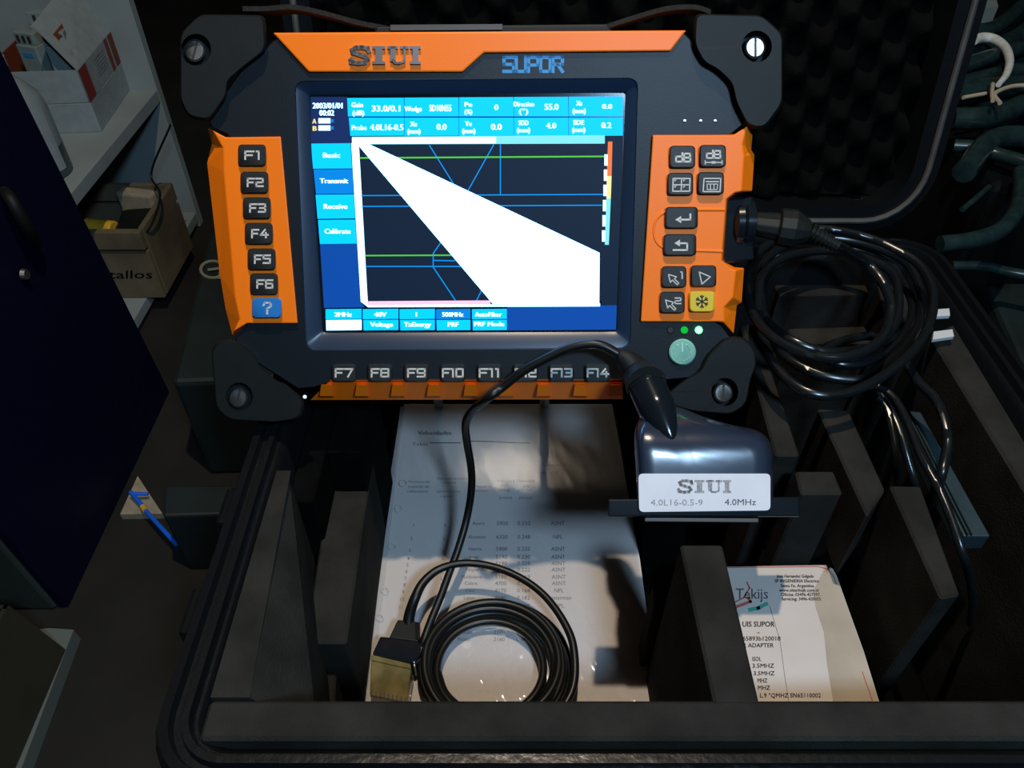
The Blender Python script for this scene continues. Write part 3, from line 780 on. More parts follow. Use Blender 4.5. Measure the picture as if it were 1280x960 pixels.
for tt_, wd, hh in ((0, .007, .0062), (.45, .008, .0075), (.47, .010, .0100), (.72, .010, .0105), (.86, .008, .0080), (1.0, .0055, .0055)):
    c_ = pA + dv_ * tt_; ax = dv_ / np.linalg.norm(dv_); s1 = np.cross(ax, upv); s1 /= np.linalg.norm(s1); s2 = np.cross(s1, ax)
    ring.append([c_ + s1 * wd * math.cos(a) * (1.15 if abs(math.cos(a)) > .3 else 1) + s2 * hh * math.sin(a) for a in [2 * math.pi * k / 12 + .26 for k in range(12)]])
bridge(mb, ring, M['rubber'], True, True); mb.build('plug', pc, 0.0006)
mb = MB(); N_ = 28; pts = []; rr = []
for k in range(N_ + 1):
    t_ = k / N_; pts.append(pB + (pC - pB) * t_ * 1.0); rr.append((.0052 - .0018 * t_) if (k // 2) % 2 == 0 else .0036 - .0008 * t_)
mb.tube(pts, rr, M['rubber'], n=12); mb.build('strain_relief', pc, smooth=False)

# two more leads dropping into the right compartments
for nm, lab, pts in (('signal_lead', 'long black lead running down into the far right compartment', [((1090, 480), .445), ((1113, 493), .445), ((1130, 518), .444), ((1151, 569), .442), ((1173, 610), .438), ((1189, 648), .433), ((1203, 691), .425), ((1211, 716), .41), ((1216, 750), .38), ((1214, 780), .34)]),
                     ('signal_lead', 'short black lead dropping between foam dividers beside the blue-grey rail', [((1098, 497), .438), ((1109, 510), .436), ((1116, 540), .43), ((1121, 575), .42), ((1122, 602), .40), ((1121, 640), .35)]),
                     ('signal_lead', 'thin black lead just behind the grey foam divider at the rail end', [((1100, 490), .430), ((1122, 530), .425), ((1135, 575), .415), ((1146, 612), .40), ((1150, 640), .36)])):
    mb = MB(); mb.tube(spline([P(x, y, z) for (x, y), z in pts], 7), 0.0022, M['cable'], n=9)
    tag(mb.build(nm, smooth=True), lab, 'cable')

# blue grey rail
t = thing('rail', P(1185, 590, .40), 'blue-grey grooved metal rail lying in the right compartment under the leads', 'rail')
mb = MB(); q = [(1127, 512), (1151, 515), (1238, 670), (1205, 670)]
top = [P(x, y, .405) for x, y in q]; mb.prism(top, [v - V(0, 0, .012) for v in top], M['railm']); mb.build('rail_body', t, 0.0008)
for f0, f1 in ((.08, .14), (.24, .29)):
    mb = MB(); a0, a1, b0, b1 = top[0] * (1 - f0) + top[1] * f0, top[0] * (1 - f1) + top[1] * f1, top[3] * (1 - f0) + top[2] * f0, top[3] * (1 - f1) + top[2] * f1
    up_ = V(0, 0, .0022); mb.prism([a0 + up_, a1 + up_, b1 + up_, b0 + up_], [a0, a1, b1, b0], M['railm']); mb.build('ridge', t)
rail_b = MB(); cen = sum(top) / 4; rail_b.box((cen[0], cen[1], (FZ + cen[2] - .012) / 2), .02, .02, cen[2] - .012 - FZ, M['foam_black']); rail_b.build('foam_block', foam)
for lab, q in (('upper bright steel clip tab beside the coiled power cord', [(1172, 386), (1187, 385), (1188, 394), (1170, 395)]), ('lower dull steel clip tab beside the coiled power cord', [(1167, 414), (1191, 411), (1193, 420), (1166, 424)])):
    mb = MB(); tp_ = [P(x, y, .438) for x, y in q]; mb.prism(tp_, [v - V(0, 0, .003) for v in tp_], M['clip']); tag(mb.build('clip_tab', bevel=0.0005), lab, 'clip')

# ================================================================== PROBE CONNECTOR
pr = thing('probe_connector', PQ, 'glossy black moulded probe connector with white label below the power button', 'probe')
out_px = spline([(797, 640), (795, 590), (793, 548), (799, 522), (815, 511), (838, 509), (852, 510), (880, 521), (915, 531), (943, 537), (959, 548), (966, 566), (967, 600), (967, 640)], 4)
out_px = [V(*p) for p in out_px]; ccp = V(880, 600)
def inset(poly, d):
    res = []; n = len(poly)
    for i, p in enumerate(poly):
        a, b = poly[max(i - 1, 0)], poly[min(i + 1, n - 1)]
        t_ = b - a; t_ /= np.linalg.norm(t_); nn = V(-t_[1], t_[0])
        if np.dot(ccp - p, nn) < 0: nn = -nn
        q_ = p + nn * d; q_[1] = min(q_[1], 642); res.append(q_)
    return res
loops = [[R(*p, -0.022) for p in out_px]]
for a in range(0, 91, 15):
    th = math.radians(a); loops.append([R(*p, -0.012 + 0.018 * math.sin(th)) for p in inset(out_px, 34 * (1 - math.cos(th)) * 0.28)])
# top slopes back: shift offset by height in the picture
def slope_pt(p, o):
    k = max(0.0, min(1.0, (592 - p[1]) / 80.0)); return R(p[0], p[1], o - 0.020 * k ** 4)
loops = [[slope_pt(p, -0.022) for p in out_px]]
for a in range(0, 91, 15):
    th = math.radians(a); loops.append([slope_pt(p, -0.010 + 0.014 * math.sin(th)) for p in inset(out_px, 12 * (1 - math.cos(th)))])
last = inset(out_px, 12)
for k in (0.82, 0.62, 0.42, 0.22, 0.06): 
    loops.append([slope_pt(ccp + (p - ccp) * k, 0.004) for p in last])
mb = MB(); bridge(mb, loops, M['probe'], True, True); mb.build('housing', pr, smooth=True)
mb = MB(); q = [(760, 624), (999, 621), (1000, 646), (760, 646)]
mb.prism([R(x, y, 0.003) for x, y in q], [R(x, y, -0.024) for x, y in q], M['gloss']); mb.build('flange', pr, 0.0008)
mb = MB(); q = [(806, 647), (948, 648), (948, 653), (806, 652)]; mb.prism([R(x, y, 0.002) for x, y in q], [R(x, y, -0.010) for x, y in q], M['dullclip']); mb.build('contact_strip', pr, 0.0003)
mb = MB(); q = rounded([(798, 592), (963, 592), (963, 638), (799, 640)], 6, 4); mb.prism([R(x, y, 0.0050) for x, y in q], [R(x, y, 0.003) for x, y in q], M['white'])
lb = mb.build('label_plate', pr, label='white label reading SIUI 4.0L16-0.5-9 4.0MHz')
mb = MB(); F = lambda x, y, o=0: R(x, y, 0.0052 + o)
slab(mb, F, 847, 914, 600, 616, M['greyink']); text(mb, F, '4.0L16-0.5-9', 846, 628, 7.5, M['greyink'], wpx=65); text(mb, F, '4.0MHz', 925.5, 627.5, 7.5, M['ink'], wpx=39)
mb.build('label_print', lb)
# cable gland: glossy bullet + rubber boot, leaning on the housing
tip, top_ = R(842, 556, 0.001), R(809, 484, -0.016)
mb = MB(); pts = []; rs = []
for k in range(21):
    t_ = k / 20; pts.append(tip + (top_ - tip) * t_); rs.append(0.0093 * min(1.0, (t_ / 0.62)) ** 0.62 + 0.0004)
mb.tube(pts, rs, M['gloss'], n=24); mb.build('cable_gland', pr, smooth=True)
ax = top_ - tip; ax /= np.linalg.norm(ax)
mb = MB(); mb.tube([top_ - ax * .0004, top_ + ax * .0012], .0100, M['gloss'], n=24); mb.build('gland_ring', pr)
boot0 = top_ + ax * .0012
bend = [boot0, D(797, 466, 0.017), D(784, 451, 0.016), D(770, 441, 0.015)]
bs = spline(bend, 6); mb = MB()
mb.tube(bs, [0.0082 * (1 - i / (len(bs) - 1)) ** 0.8 + 0.0026 for i in range(len(bs))], M['rubber'], n=16); mb.build('boot', pr, smooth=True)

PZ = FZ + 0.0335                      # top of the document stack
cb_pts = [D(772, 442, .018), D(755, 433, .017), D(738, 430, .016), D(715, 434, .015), D(690, 444, .014), (D(655, 463, .013)), D(628, 484, .012), D(608, 499, .012), P(590, 514, .425), P(582, 530, .405),
          P(584, 555, .385), P(589, 585, .365), P(589, 615, .350), P(583, 650, .335), P(573, 685, .325), P(562, 715, .318), P(550, 748, .312), P(537, 780, .307), P(528, 808, .302)]
# coil turns on the paper
def turn(cx, cy, r, z, a0, a1, n=14, ecc=0.90):
    return [P(cx + r * math.cos(math.radians(a0 + (a1 - a0) * k / n)), cy + ecc * r * math.sin(math.radians(a0 + (a1 - a0) * k / n)), z + 0.0) for k in range(n + 1)]
CZ = PZ + 0.004
coil = []
turns = [(621, 836, 92, .0), (620, 838, 88, .004), (616, 838, 84, .001), (620, 836, 94, .008), (613, 838, 77, .004), (618, 832, 83, .010), (612, 838, 70, .001), (622, 830, 92, .013), (613, 836, 66, .006)]
for i, (cx, cy, r, dz) in enumerate(turns):
    nxt = turns[min(i + 1, len(turns) - 1)]
    for k in range(14):
        t_ = k / 14; a = math.radians(200 + 360 * t_)
        cxx, cyy, r_, z_ = (np.array((cx, cy, r, dz)) * (1 - t_) + np.array(nxt) * t_)
        coil.append(P(cxx + r_ * math.cos(a), cyy + 0.9 * r_ * math.sin(a), CZ + z_))
tail = [P(717, 810, CZ + .018), P(704, 776, CZ + .020), P(680, 744, CZ + .022), P(650, 722, CZ + .024), P(615, 708, CZ + .026), P(580, 704, CZ + .028), P(550, 711, CZ + .027), P(530, 727, CZ + .025), P(519, 747, CZ + .022), P(512, 768, CZ + .015), P(510, 783, CZ + .010)]
probe_cable = thing('probe_cable', P(620, 830, PZ), 'black probe cable coiled on the plastic-sleeved sheet and looping up to the connector', 'cable')
allp = cb_pts + coil + [P(617, 745, CZ + .012), P(680, 762, CZ + .015)] + tail
mb = MB(); mb.tube(spline(cb_pts + coil[0:], 6), 0.0026, M['cable_soft'], n=10); mb.build('cable_run', probe_cable, smooth=True)
mb = MB(); mb.tube(spline([P(690, 905, CZ + .010), P(716, 860, CZ + .014)] + tail, 8), [0.0025] * 60 + [0.0025 + 0.00004 * k for k in range(8 * 12 + 1 - 60)], M['cable_soft'], n=10); mb.build('cable_tail', probe_cable, smooth=True)

# transducer at the end of the tail
tr = thing('transducer', P(490, 850, PZ), 'small black transducer with amber wedge shoe lying on the plastic sleeve', 'transducer')
def pz(mbx, px, z1, z0, m): 
    tp_ = [P(x, y, z1) for x, y in px]; mbx.prism(tp_, [V(v[0], v[1], z0) for v in tp_], m)
mb = MB(); pz(mb, [(475, 795), (487, 796), (522, 801), (530, 806), (519, 829), (465, 817)], PZ + .020, PZ + .002, M['gloss']); mb.build('body', tr, 0.0012)
mb = MB(); pz(mb, [(497, 774), (524, 777), (523, 802), (486, 797)], PZ + .018, PZ + .004, M['rubber']); mb.build('neck', tr, 0.001)
mb = MB(); pz(mb, [(464, 818), (513, 829.5), (514, 836), (464, 825)], PZ + .019, PZ + .003, M['amber']); mb.build('shoe_edge', tr, 0.0004)
tp_ = [P(464, 825, PZ + .018), P(514, 836, PZ + .018), P(509, 879, PZ + .012), P(462, 869, PZ + .012)]
mb = MB(); mb.prism(tp_, [V(v[0], v[1], PZ + .002) for v in tp_], M['amber']); sh = mb.build('wedge_shoe', tr, 0.0008, label='translucent amber plastic wedge')
for k in range(9):
    mb = MB(); a = tp_[3] * (1 - (k + .5) / 9) + tp_[2] * ((k + .5) / 9); b_ = a + V(0, .0035, .0006)
    mb.prism([a + V(-.0004, 0, .0006), a + V(.0004, 0, .0006), b_ + V(.0004, 0, .0004), b_ + V(-.0004, 0, .0004)], [a + V(-.0004, 0, -.001), a + V(.0004, 0, -.001), b_ + V(.0004, 0, -.001), b_ + V(-.0004, 0, -.001)], M['darkink']); mb.build('tooth', sh)
mb = MB(); pz(mb, [(519, 778), (525, 778), (525, 800), (519, 798)], PZ + .019, PZ + .008, M['gloss']); mb.build('latch', tr)

# ================================================================== SLEEVED SHEET
doc_b = MB(); doc_b.box((-0.007, 0.31, (FZ + PZ - .003) / 2), 0.182, 0.31, PZ - .003 - FZ, M['foam_black'])
doc_b.build('foam_block', foam)
ds = thing('sleeved_sheet', (-0.007, 0.3, PZ - .003), 'printed table in a clear plastic sleeve at the bottom of the middle compartment', 'document')
q = [(505, 505), (765, 505), (800, 700), (822, 868), (800, 905), (455, 905), (478, 690)]
def K(x, y, o=0.0): return P(x, y, PZ - .0018 + o)
mb = MB(); mb.prism([K(*p) for p in q], [K(*p, -0.0008) for p in q], M['paper']); sheet = mb.build('sheet', ds)
mb = MB(); F = lambda x, y, o=0: K(x, y, 0.0002)
ki = M['ink']; kp = M['paleink']
def tx(s, x, y, h, w_=None, m=ki, bold=0.0): text(mb, F, s, x, y, h, m, wpx=w_, bold=bold)
tx('Velocidades', 543, 541, 5, 42, bold=.5); tx('Tabla', 525, 555, 3.5, 20)
stroke(mb, F, [(538, 553.5), (576, 553.5)], 1.2, ki); stroke(mb, F, [(589, 551.5), (617, 552)], 1.3, ki); stroke(mb, F, [(619, 552.5), (662, 554)], 1.2, ki)
tx('Numero de', 524, 602, 3.2, 26); tx('material de', 523, 608, 3.2, 26); tx('referencia', 522, 614, 3.2, 26)
tx('Denominacion del material', 565, 598, 3.0, 38); tx('Simbolo', 562, 603, 3, 16); tx('quimico', 560, 614, 3, 30); tx('o grado', 558, 620, 3, 16)
tx('Material del', 604, 608, 3.2, 20); tx('bloque', 602, 613, 3.2, 15)
tx('Velocidad', 632, 601, 3.2, 22); tx('m/s', 631, 606, 3.2, 8); tx('long.', 631, 612, 3.2, 15); tx('(m/s)', 632, 622, 3.2, 16)
tx('Densidad', 657, 601, 3.2, 22); tx('pulg', 658, 607, 3.2, 8); tx('por us', 656, 612, 3.2, 16); tx('(in/us)', 657, 622, 3.2, 16)
tx('Fuente del valor', 696, 581, 3.6, 38); tx('NPL o ASNT', 687, 591, 3.6, 22)
names = ['Acero', 'Aluminio', 'Hierro', 'Invar', 'Titanio', 'Niquel', 'Molibdeno', 'Cobre', 'Cinc', 'Laton', 'Estano', 'Plata', 'Oro', 'Bismuto', 'Plomo']
ys = [654, 671, 686, 696, 704, 712, 721, 729, 738, 747, 757, 767, 776, 790, 799]
va = ['5900', '6320', '5900', '5190', '5190', '5180', '5180', '4700', '4170', '4640', '3320', '3600', '3240', '2180', '2160']
vi = ['0.232', '0.248', '0.232', '0.230', '0.228', '0.222', '0.219', '0.185', '0.164', '0.182', '0.130', '0.141', '0.127', '0.086', '0.085']
so = ['ASNT', 'NPL', 'ASNT', 'ASNT', 'ASNT', 'ASNT', 'ASNT', 'ASNT', 'NPL', 'Gasterman', 'NPL', '', '', '', '']
for i, y in enumerate(ys):
    k = (y - 654) / 145.0; mm = ki if i < 4 else kp
    tx(names[i], 598 - 18 * k, y, 4.2, None, mm); tx(va[i], 628 - 4 * k, y, 4.8, 14, mm); tx(vi[i], 655 - 1 * k, y, 4.8, 16, mm)
    if so[i]: tx(so[i], 697 + 3 * k, y, 4.8, None, mm)
    if i < 11: tx(str(i + 1), 517 - 22 * k, y + 2, 4.2, None, mm); tx('L', 557 - 10 * k, y + 2, 4.2, None, mm)
mb.build('printed_table', sheet)
# clear sleeve
def sleeve(name, pl, z0, m, amp, nx=60, ny=90, fold=True):
    """grid between left and right pixel edges, wrinkled by real relief"""
    mb = MB(); vs = []; fs = []
    for j in range(ny + 1):
        t_ = j / ny; (lx, ly), (rx, ry) = pl(t_)
        for i in range(nx + 1):
            s_ = i / nx; p = P(lx + (rx - lx) * s_, ly + (ry - ly) * s_, z0)
            a = amp * (0.02 + 0.98 * t_ ** 3)
            nz = noise.noise(Vector((p[0] * 26, p[1] * 18, 1.3))) + 0.5 * noise.noise(Vector((p[0] * 60 + p[1] * 25, p[1] * 40, 4.1))) + 0.5 * abs(noise.noise(Vector((p[0] * 70 + p[1] * 40, p[1] * 20 - p[0] * 30, 9.0))))
            nz += 0.45 * noise.noise(Vector((p[0] * 190 + p[1] * 90, p[1] * 60 - p[0] * 40, 5.5)))
            vs.append(V(p[0], p[1], p[2] + a * nz + amp * .35 * (t_ > .55) * (1 - abs(noise.noise(Vector((p[0] * 55 - p[1] * 60, (p[1] + p[0]) * 12, 2.0)))) * 4) * (t_ - .55)))
    for j in range(ny):
        for i in range(nx):
            a = j * (nx + 1) + i; fs.append((a, a + 1, a + nx + 2, a + nx + 1))
    mb.add(vs, fs, m); return mb.build(name, ds, smooth=True)
def ledge(t_): return 500 - 73 * t_ ** 1.15 if t_ < .93 else 500 - 73 * t_ ** 1.15 - 8 * (t_ - .93) / .07
sleeve('clear_sleeve', lambda t_: ((ledge(t_), 508 + 392 * t_), (768 + 62 * t_ + (0), 508 + 392 * t_)), PZ + .0012, M['film'], 0.0048, nx=110, ny=150)
st = sleeve('binder_strip', lambda t_: ((ledge(t_) + .5, 508 + 392 * t_), (506 - 45 * t_ if t_ > 0 else 506, 508 + 392 * t_)), PZ - .0006, M['milky'], 0.0009, nx=6, ny=70)
st['label'] = 'milky punched binder strip'
for y in (604, 636, 684, 737, 771):
    t_ = (y - 508) / 392; x = ledge(t_) + 22 - 5 * (1 - t_); mb = MB(); mb.tube([P(a, b, PZ + .0012) for a, b in circ(x, y, 4.6, 4.0, 16)], 0.0003, M['milky'], n=6, closed=True); mb.build('punched_hole', st)

# ================================================================== BOOKLET
bk = thing('booklet', P(1010, 790, .33), 'cream booklet with worn brown edge and equipment list, in the small right compartment', 'booklet')
BZ = 0.3642
def B(x, y, o=0.0): return P(x, y, BZ + o)
cov = [(880, 709), (1028, 706)] + [(1034, 706.5), (1041, 711), (1046, 720)] + [(1062, 765), (1080, 815), (1100, 880), (1113, 920), (960, 925), (900, 760)]
mb = MB(); mb.prism([B(*p) for p in cov], [B(*p, -0.004) for p in cov], M['page']); cv = mb.build('cover', bk, 0.0005)
mb = MB(); F = lambda x, y, o=0: B(x, y, 0.0003)
mb.poly([B(*p, 0.00015) for p in [(1020, 760), (1016, 740), (1030, 712), (1040, 713), (1046, 722), (1062, 767), (1080, 817), (1099, 880), (1108, 910), (1050, 910), (1042, 880), (1034, 830), (1030, 790)]], M['stain'])
stroke(mb, F, [(905, 709.5), (1022, 708), (1034, 711), (1042, 720), (1046, 731)], 0.9, M['redline']); stroke(mb, F, [(1078, 840), (1092, 880), (1100, 905)], 1.0, M['redline'])
stroke(mb, F, [(962, 757), (975, 800), (981, 845), (990, 900)], 0.5, M['paleink'])
mb.build('worn_edge', cv, label='brown stained edge with thin red line')
mb = MB()
for s, x, y, w_ in (('Jose Hernandez Gelgado', 994, 720, 46), ('SP INGENIERIA Electrica', 996, 726, 55), ('Santa Fe, Argentina.', 997, 732, 42), ('www.elearbujk.com.ar', 999, 737.5, 50), ('Oficina: 03496-427397.', 1001, 743, 49), ('Servicing: 3496-420025.', 1002, 748.5, 50)):
    text(mb, F, s, x, y, 3.8, ki, wpx=w_, bold=.3)
text(mb, F, 'Tekijs', 940, 742, 13, M['ink'], wpx=40)
stroke(mb, F, [(920, 752), (930, 747), (937, 735), (934, 728)], 1.6, M['redlogo']); stroke(mb, F, [(922, 758), (938, 752), (936, 747)], 3.5, M['redlogo'])
stroke(mb, F, [(938, 762), (948, 760), (958, 755)], 4.5, M['greenlogo'])
text(mb, F, 'S UIS SUPOR', 967, 780, 6.5, ki, wpx=62, align='c', bold=.5) if False else text(mb, F, 'UIS SUPOR', 948, 780, 6.5, ki, wpx=40, bold=.5)
for s, x, y, w_ in (('-', 948, 790, 3), ('65893b120018', 952, 798, 47), ('R ADAPTER', 948, 806.5, 38), ('ISOL', 946, 823.5, 11), ('3.5MHZ', 954, 832, 27), ('3.5MHZ', 955, 841.5, 26), ('MHZ', 953, 850.5, 12), ('MHZ', 955, 859.5, 15), ('L.9 °QMHZ SN65110002', 988, 869, 76)):
    text(mb, F, s, x, y, 5.2, ki, wpx=w_, bold=.2)
mb.build('cover_print', cv)

# ================================================================== LEFT SIDE: cabinet, shelf unit, boxes
cab = thing('tool_cabinet', (-0.7, 0.61, 0), 'dark navy metal tool cabinet standing on the floor at the left', 'cabinet')
cx1 = -0.482
LEAN = V(-0.052 * 1.1, 0, 0)
def leanbox(mb, x0, x1, y0, y1, m):
    b_ = [V(x0, y0, .0005), V(x1, y0, .0005), V(x1, y1, .0005), V(x0, y1, .0005)]
    mb.prism([v + LEAN + V(0, 0, 1.1) for v in b_], b_, m)
mb = MB(); leanbox(mb, -.95, cx1 - .012, .44, .78, M['greygreen']); mb.build('carcass', cab, 0.004)
mb = MB(); leanbox(mb, cx1 - .0115, cx1, .442, .782, M['navy']); dr = mb.build('side_panel', cab, 0.003, label='dark navy painted side')
def onx(x, y, X): 
    r = ray(x, y); return CAM + r * ((X - CAM[0]) / r[0])
hp = [onx(6, 240, cx1 - .016), onx(14, 250, cx1 + .004), onx(34, 285, cx1 + .006), onx(44, 302, cx1 - .010)]
mb = MB(); mb.tube(spline(hp, 6), 0.006, M['rubber'], n=10); mb.build('pull_handle', dr, smooth=True)
kp_ = onx(29, 343, cx1 - .011)
mb = MB(); mb.tube([kp_, kp_ + V(.004, 0, 0)], [.006, .005], M['chrome'], n=14); mb.build('lock', dr)

# white shelf unit behind
bz = 0.03
br = P(245, 265, bz); Xs, Ys = br[0], br[1]
def solve_z(Y, py):   # height where the upright plane y=Y meets picture row py on column of point
    r = ray(640, py); return H + r[2] * (Y / r[1])
zs = solve_z(Ys, 112)
yf = P(90, 240, zs)[1]
un = thing('shelf_unit', (Xs - .3, Ys - .1, 0), 'white laminate shelf unit standing on the floor behind the navy cabinet', 'shelf')
mb = MB(); mb.box((Xs - .35, Ys + .009, .75), .70, .018, 1.5, M['lam']); mb.build('back_panel', un, 0.001)
yb = P(178, 410, bz)[1]
mb = MB(); mb.box((Xs - .35, (Ys + yb) / 2, bz - .009), .70, Ys - yb, .018, M['lam']); mb.build('base_shelf', un, 0.001)
mb = MB(); mb.box((Xs - .35, (Ys + yf) / 2 - .04, zs - .010), .70, Ys - yf + .08, .020, M['lam']); mb.build('upper_shelf', un, 0.0015)
for yy in (yb + .03, Ys - .03):
    mb = MB(); mb.box((Xs - .05, yy, (bz - .018) / 2), .04, .03, bz - .018, M['lam']); mb.build('foot', un)
mb = MB(); mb.box((Xs - .68, (Ys + yf) / 2, (zs - .02 + bz) / 2), .018, Ys - yf - .02, zs - .022 - bz, M['lam']); mb.build('side_panel', un)

# cartons on the upper shelf
A_, B_ = P(127, 165, zs), P(164, 110, zs)
ang = math.atan2(B_[1] - A_[1], B_[0] - A_[0])
ub = (B_ - A_); dep = np.linalg.norm(ub); ub /= dep; vb = V(-ub[1], ub[0], 0); wdt = 0.13
def carton(base, z0, z1, d, w_, m, mside):
    mb = MB(); c4 = [base, base + ub * d, base + ub * d + vb * w_, base + vb * w_]
    return c4
def solve_h(pt, py):
    for k in range(400):
        z = pt[2] + k * .001; d = V(pt[0], pt[1], z) - CAM; wq = d @ FW
        if 480 - FOC * (d @ UP) / wq < py: return z
    return pt[2] + .1
z1 = solve_h(A_, 128); z2 = solve_h(A_, 88)
lo = thing('lower_carton', A_ + vb * .06, 'pale blue-white carton lying under the orange carton on the upper shelf', 'box')
mb = MB(); c4 = [A_, A_ + ub * dep, A_ + ub * dep + vb * wdt, A_ + vb * wdt]
mb.prism([V(p[0], p[1], z1 - .001) for p in c4], c4, M['cartonwhite']); mb.build('body', lo, 0.001)
upb = thing('open_carton', V(A_[0], A_[1], z1) + vb * .06, 'open orange and white carton of electrical modules with raised flap, on the upper shelf', 'box')
th_ = 0.002
c5 = [V(p[0], p[1], z1) for p in c4]; c6 = [V(p[0], p[1], z2) for p in c4]
def wallp(i, j, m, name, lab=None):
    mb = MB(); a, b = c5[i], c5[j]; e, f = c6[i], c6[j]; cn = sum(c5) / 4; nn = (cn - (a + b) / 2); nn[2] = 0; nn /= np.linalg.norm(nn)
    mb.prism([e, f, b, a], [e + nn * th_, f + nn * th_, b + nn * th_, a + nn * th_], m); return mb.build(name, upb, label=lab)
wr = wallp(0, 1, M['cartonwhite'], 'side_wall', 'printed side with red and orange stripes'); wallp(1, 2, M['cartonorange'], 'side_wall'); wallp(2, 3, M['cartonorange'], 'side_wall'); wallp(3, 0, M['cartonwhite'], 'side_wall')
def onside(f, g): return c5[0] * (1 - f) * (1 - g) + c5[1] * f * (1 - g) + c6[0] * (1 - f) * g + c6[1] * f * g - vb * 0.0006
mb = MB()
for f0, f1, m_ in ((0.0, .18, M['cartonred']), (.20, .32, M['cartonwhite']), (.72, .80, M['cartonred']), (.84, 1.0, M['cartonorange'])):
    mb.poly([onside(f0, 0), onside(f1, 0), onside(f1, 1), onside(f0, 1)], m_)
for k in range(6):
    g = .3 + k * .1; mb.poly([onside(.38, g), onside(.66, g), onside(.66, g + .035), onside(.38, g + .035)], M['greyink'])
mb.build('side_print', wr)
# raised flap on the right, leaning inward
fl = [c6[0], c6[1], c6[1] + V(0, 0, .072) + vb * .035, c6[0] + V(0, 0, .060) + vb * .035]
mb = MB(); mb.prism(fl, [p + vb * .002 for p in fl], M['cartonwhite']); flp = mb.build('flap', upb)
mb = MB()
def onfl(f, g): return fl[0] * (1 - f) * (1 - g) + fl[1] * f * (1 - g) + fl[3] * (1 - f) * g + fl[2] * f * g - vb * 0.0008
mb.poly([onfl(.12, .55), onfl(.5, .55), onfl(.5, .68), onfl(.12, .68)], M['cartonorange']); mb.poly([onfl(.1, .22), onfl(.45, .22), onfl(.45, .32), onfl(.1, .32)], M['greyink'])
mb.build('flap_print', flp)
# modules in / behind the box
def ony(x, y, Y):
    r = ray(x, y); return CAM + r * ((Y - CAM[1]) / r[1])
for px_, py_, yy, wd, rz, lab in ((56, 14, .085, .050, .1, 'white four-slot electrical module standing in the open carton'),
                          (32, 40, .060, .034, -.3, 'white electrical module with blue marks at the left of the open carton'), (66, 40, .035, .030, .25, 'small pale electrical module in front inside the open carton')):
    tpz = ony(px_, py_, A_[1] + yy)
    t = thing('electrical_module', V(tpz[0], tpz[1], z1 + .001), lab, 'module')
    ca, sa = math.cos(rz), math.sin(rz); hh = tpz[2] - z1 - .016
    mb = MB(); mb.box((tpz[0], tpz[1], z1 + .001 + hh / 2), wd, .022, hh, M['terminal'], rz); body = mb.build('housing', t, 0.002)
    mb = MB(); mb.box((tpz[0], tpz[1], z1 + .001 + hh + .008), wd * .96, .015, .016, M['terminal'], rz); mb.build('terminal_block', t, 0.001)
    nq = max(3, int(wd / .0105))
    for q_ in range(nq):
        u_ = (q_ - (nq - 1) / 2) * .0095; mb = MB(); mb.box((tpz[0] + ca * u_ + sa * .0078, tpz[1] + sa * u_ - ca * .0078, z1 + .001 + hh + .008), .0038, .002, .009, M['darkink'], rz); mb.build('terminal_slot', t)
    if 'blue' in lab:
        mb = MB(); mb.box((tpz[0] + sa * .0112, tpz[1] - ca * .0112, z1 + hh * .8), wd * .5, .0012, .006, M['blueink'], rz); mb.build('printed_mark', body)
# bottle
bt = P(84, 222, zs); bt = V(bt[0] - .035, bt[1] + .01, zs + .0005)
t = thing('jug', bt, 'translucent plastic jug of dark liquid in front of the cartons', 'jug')
def lathe(mb, c, prof, m, sx=1, sy=1, n=28):
    bridge(mb, [[V(c[0] + r * sx * math.cos(2 * math.pi * k / n), c[1] + r * sy * math.sin(2 * math.pi * k / n), c[2] + z) for k in range(n)] for r, z in prof], m, True, True)
mb = MB(); lathe(mb, bt, [(.034, 0), (.037, .004), (.037, .040)], M['liquid']); mb.build('liquid', t, smooth=True)
mb = MB(); lathe(mb, bt, [(.037, .0405), (.037, .085), (.033, .105), (.020, .122), (.012, .130), (.012, .140)], M['bottle']); mb.build('bottle_wall', t, smooth=True)
mb = MB(); lathe(mb, bt, [(.014, .1405), (.014, .152), (.012, .154)], M['cartonwhite'], n=20); mb.build('cap', t, smooth=True)
mb = MB(); n0 = []; 
for k in range(9):
    a = math.radians(-80 + k * 9); n0.append(V(bt[0] + .0375 * math.cos(a), bt[1] + .0375 * math.sin(a), 0))
for k in range(8):
    mb.add([n0[k] + V(0, 0, bt[2] + .012), n0[k + 1] + V(0, 0, bt[2] + .012), n0[k + 1] + V(0, 0, bt[2] + .095), n0[k] + V(0, 0, bt[2] + .095)], [(0, 1, 2, 3)], M['cartonwhite'])
mb.build('paper_label', t)

# wooden crate on the base shelf
cr0, cr1 = P(207, 373, bz), P(216, 322, bz)
cw, cd = .17, .14; hgt_ = solve_h(cr0, 290) - bz
crt = thing('wooden_crate', V(cr0[0] - cw / 2, cr0[1] + cd / 2, bz), 'small wooden crate with dark stencilled lettering on the base shelf', 'crate')
def slat(c, sx, sy, sz, nm='slat'): mb = MB(); mb.box(c, sx, sy, sz, M['wood']); return mb.build(nm, crt, 0.0008)
x1_, y0_ = cr0[0], cr0[1]
fs_ = slat((x1_ - cw / 2, y0_ + .004, bz + hgt_ * .36), cw, .008, hgt_ * .70)
slat((x1_ - cw / 2, y0_ + .002, bz + hgt_ * .88), cw, .012, hgt_ * .24)
slat((x1_ - cw / 2, y0_ + cd, bz + hgt_ * .36), cw, .008, hgt_ * .70); slat((x1_ - cw / 2, y0_ + cd, bz + hgt_ * .88), cw, .008, hgt_ * .24)
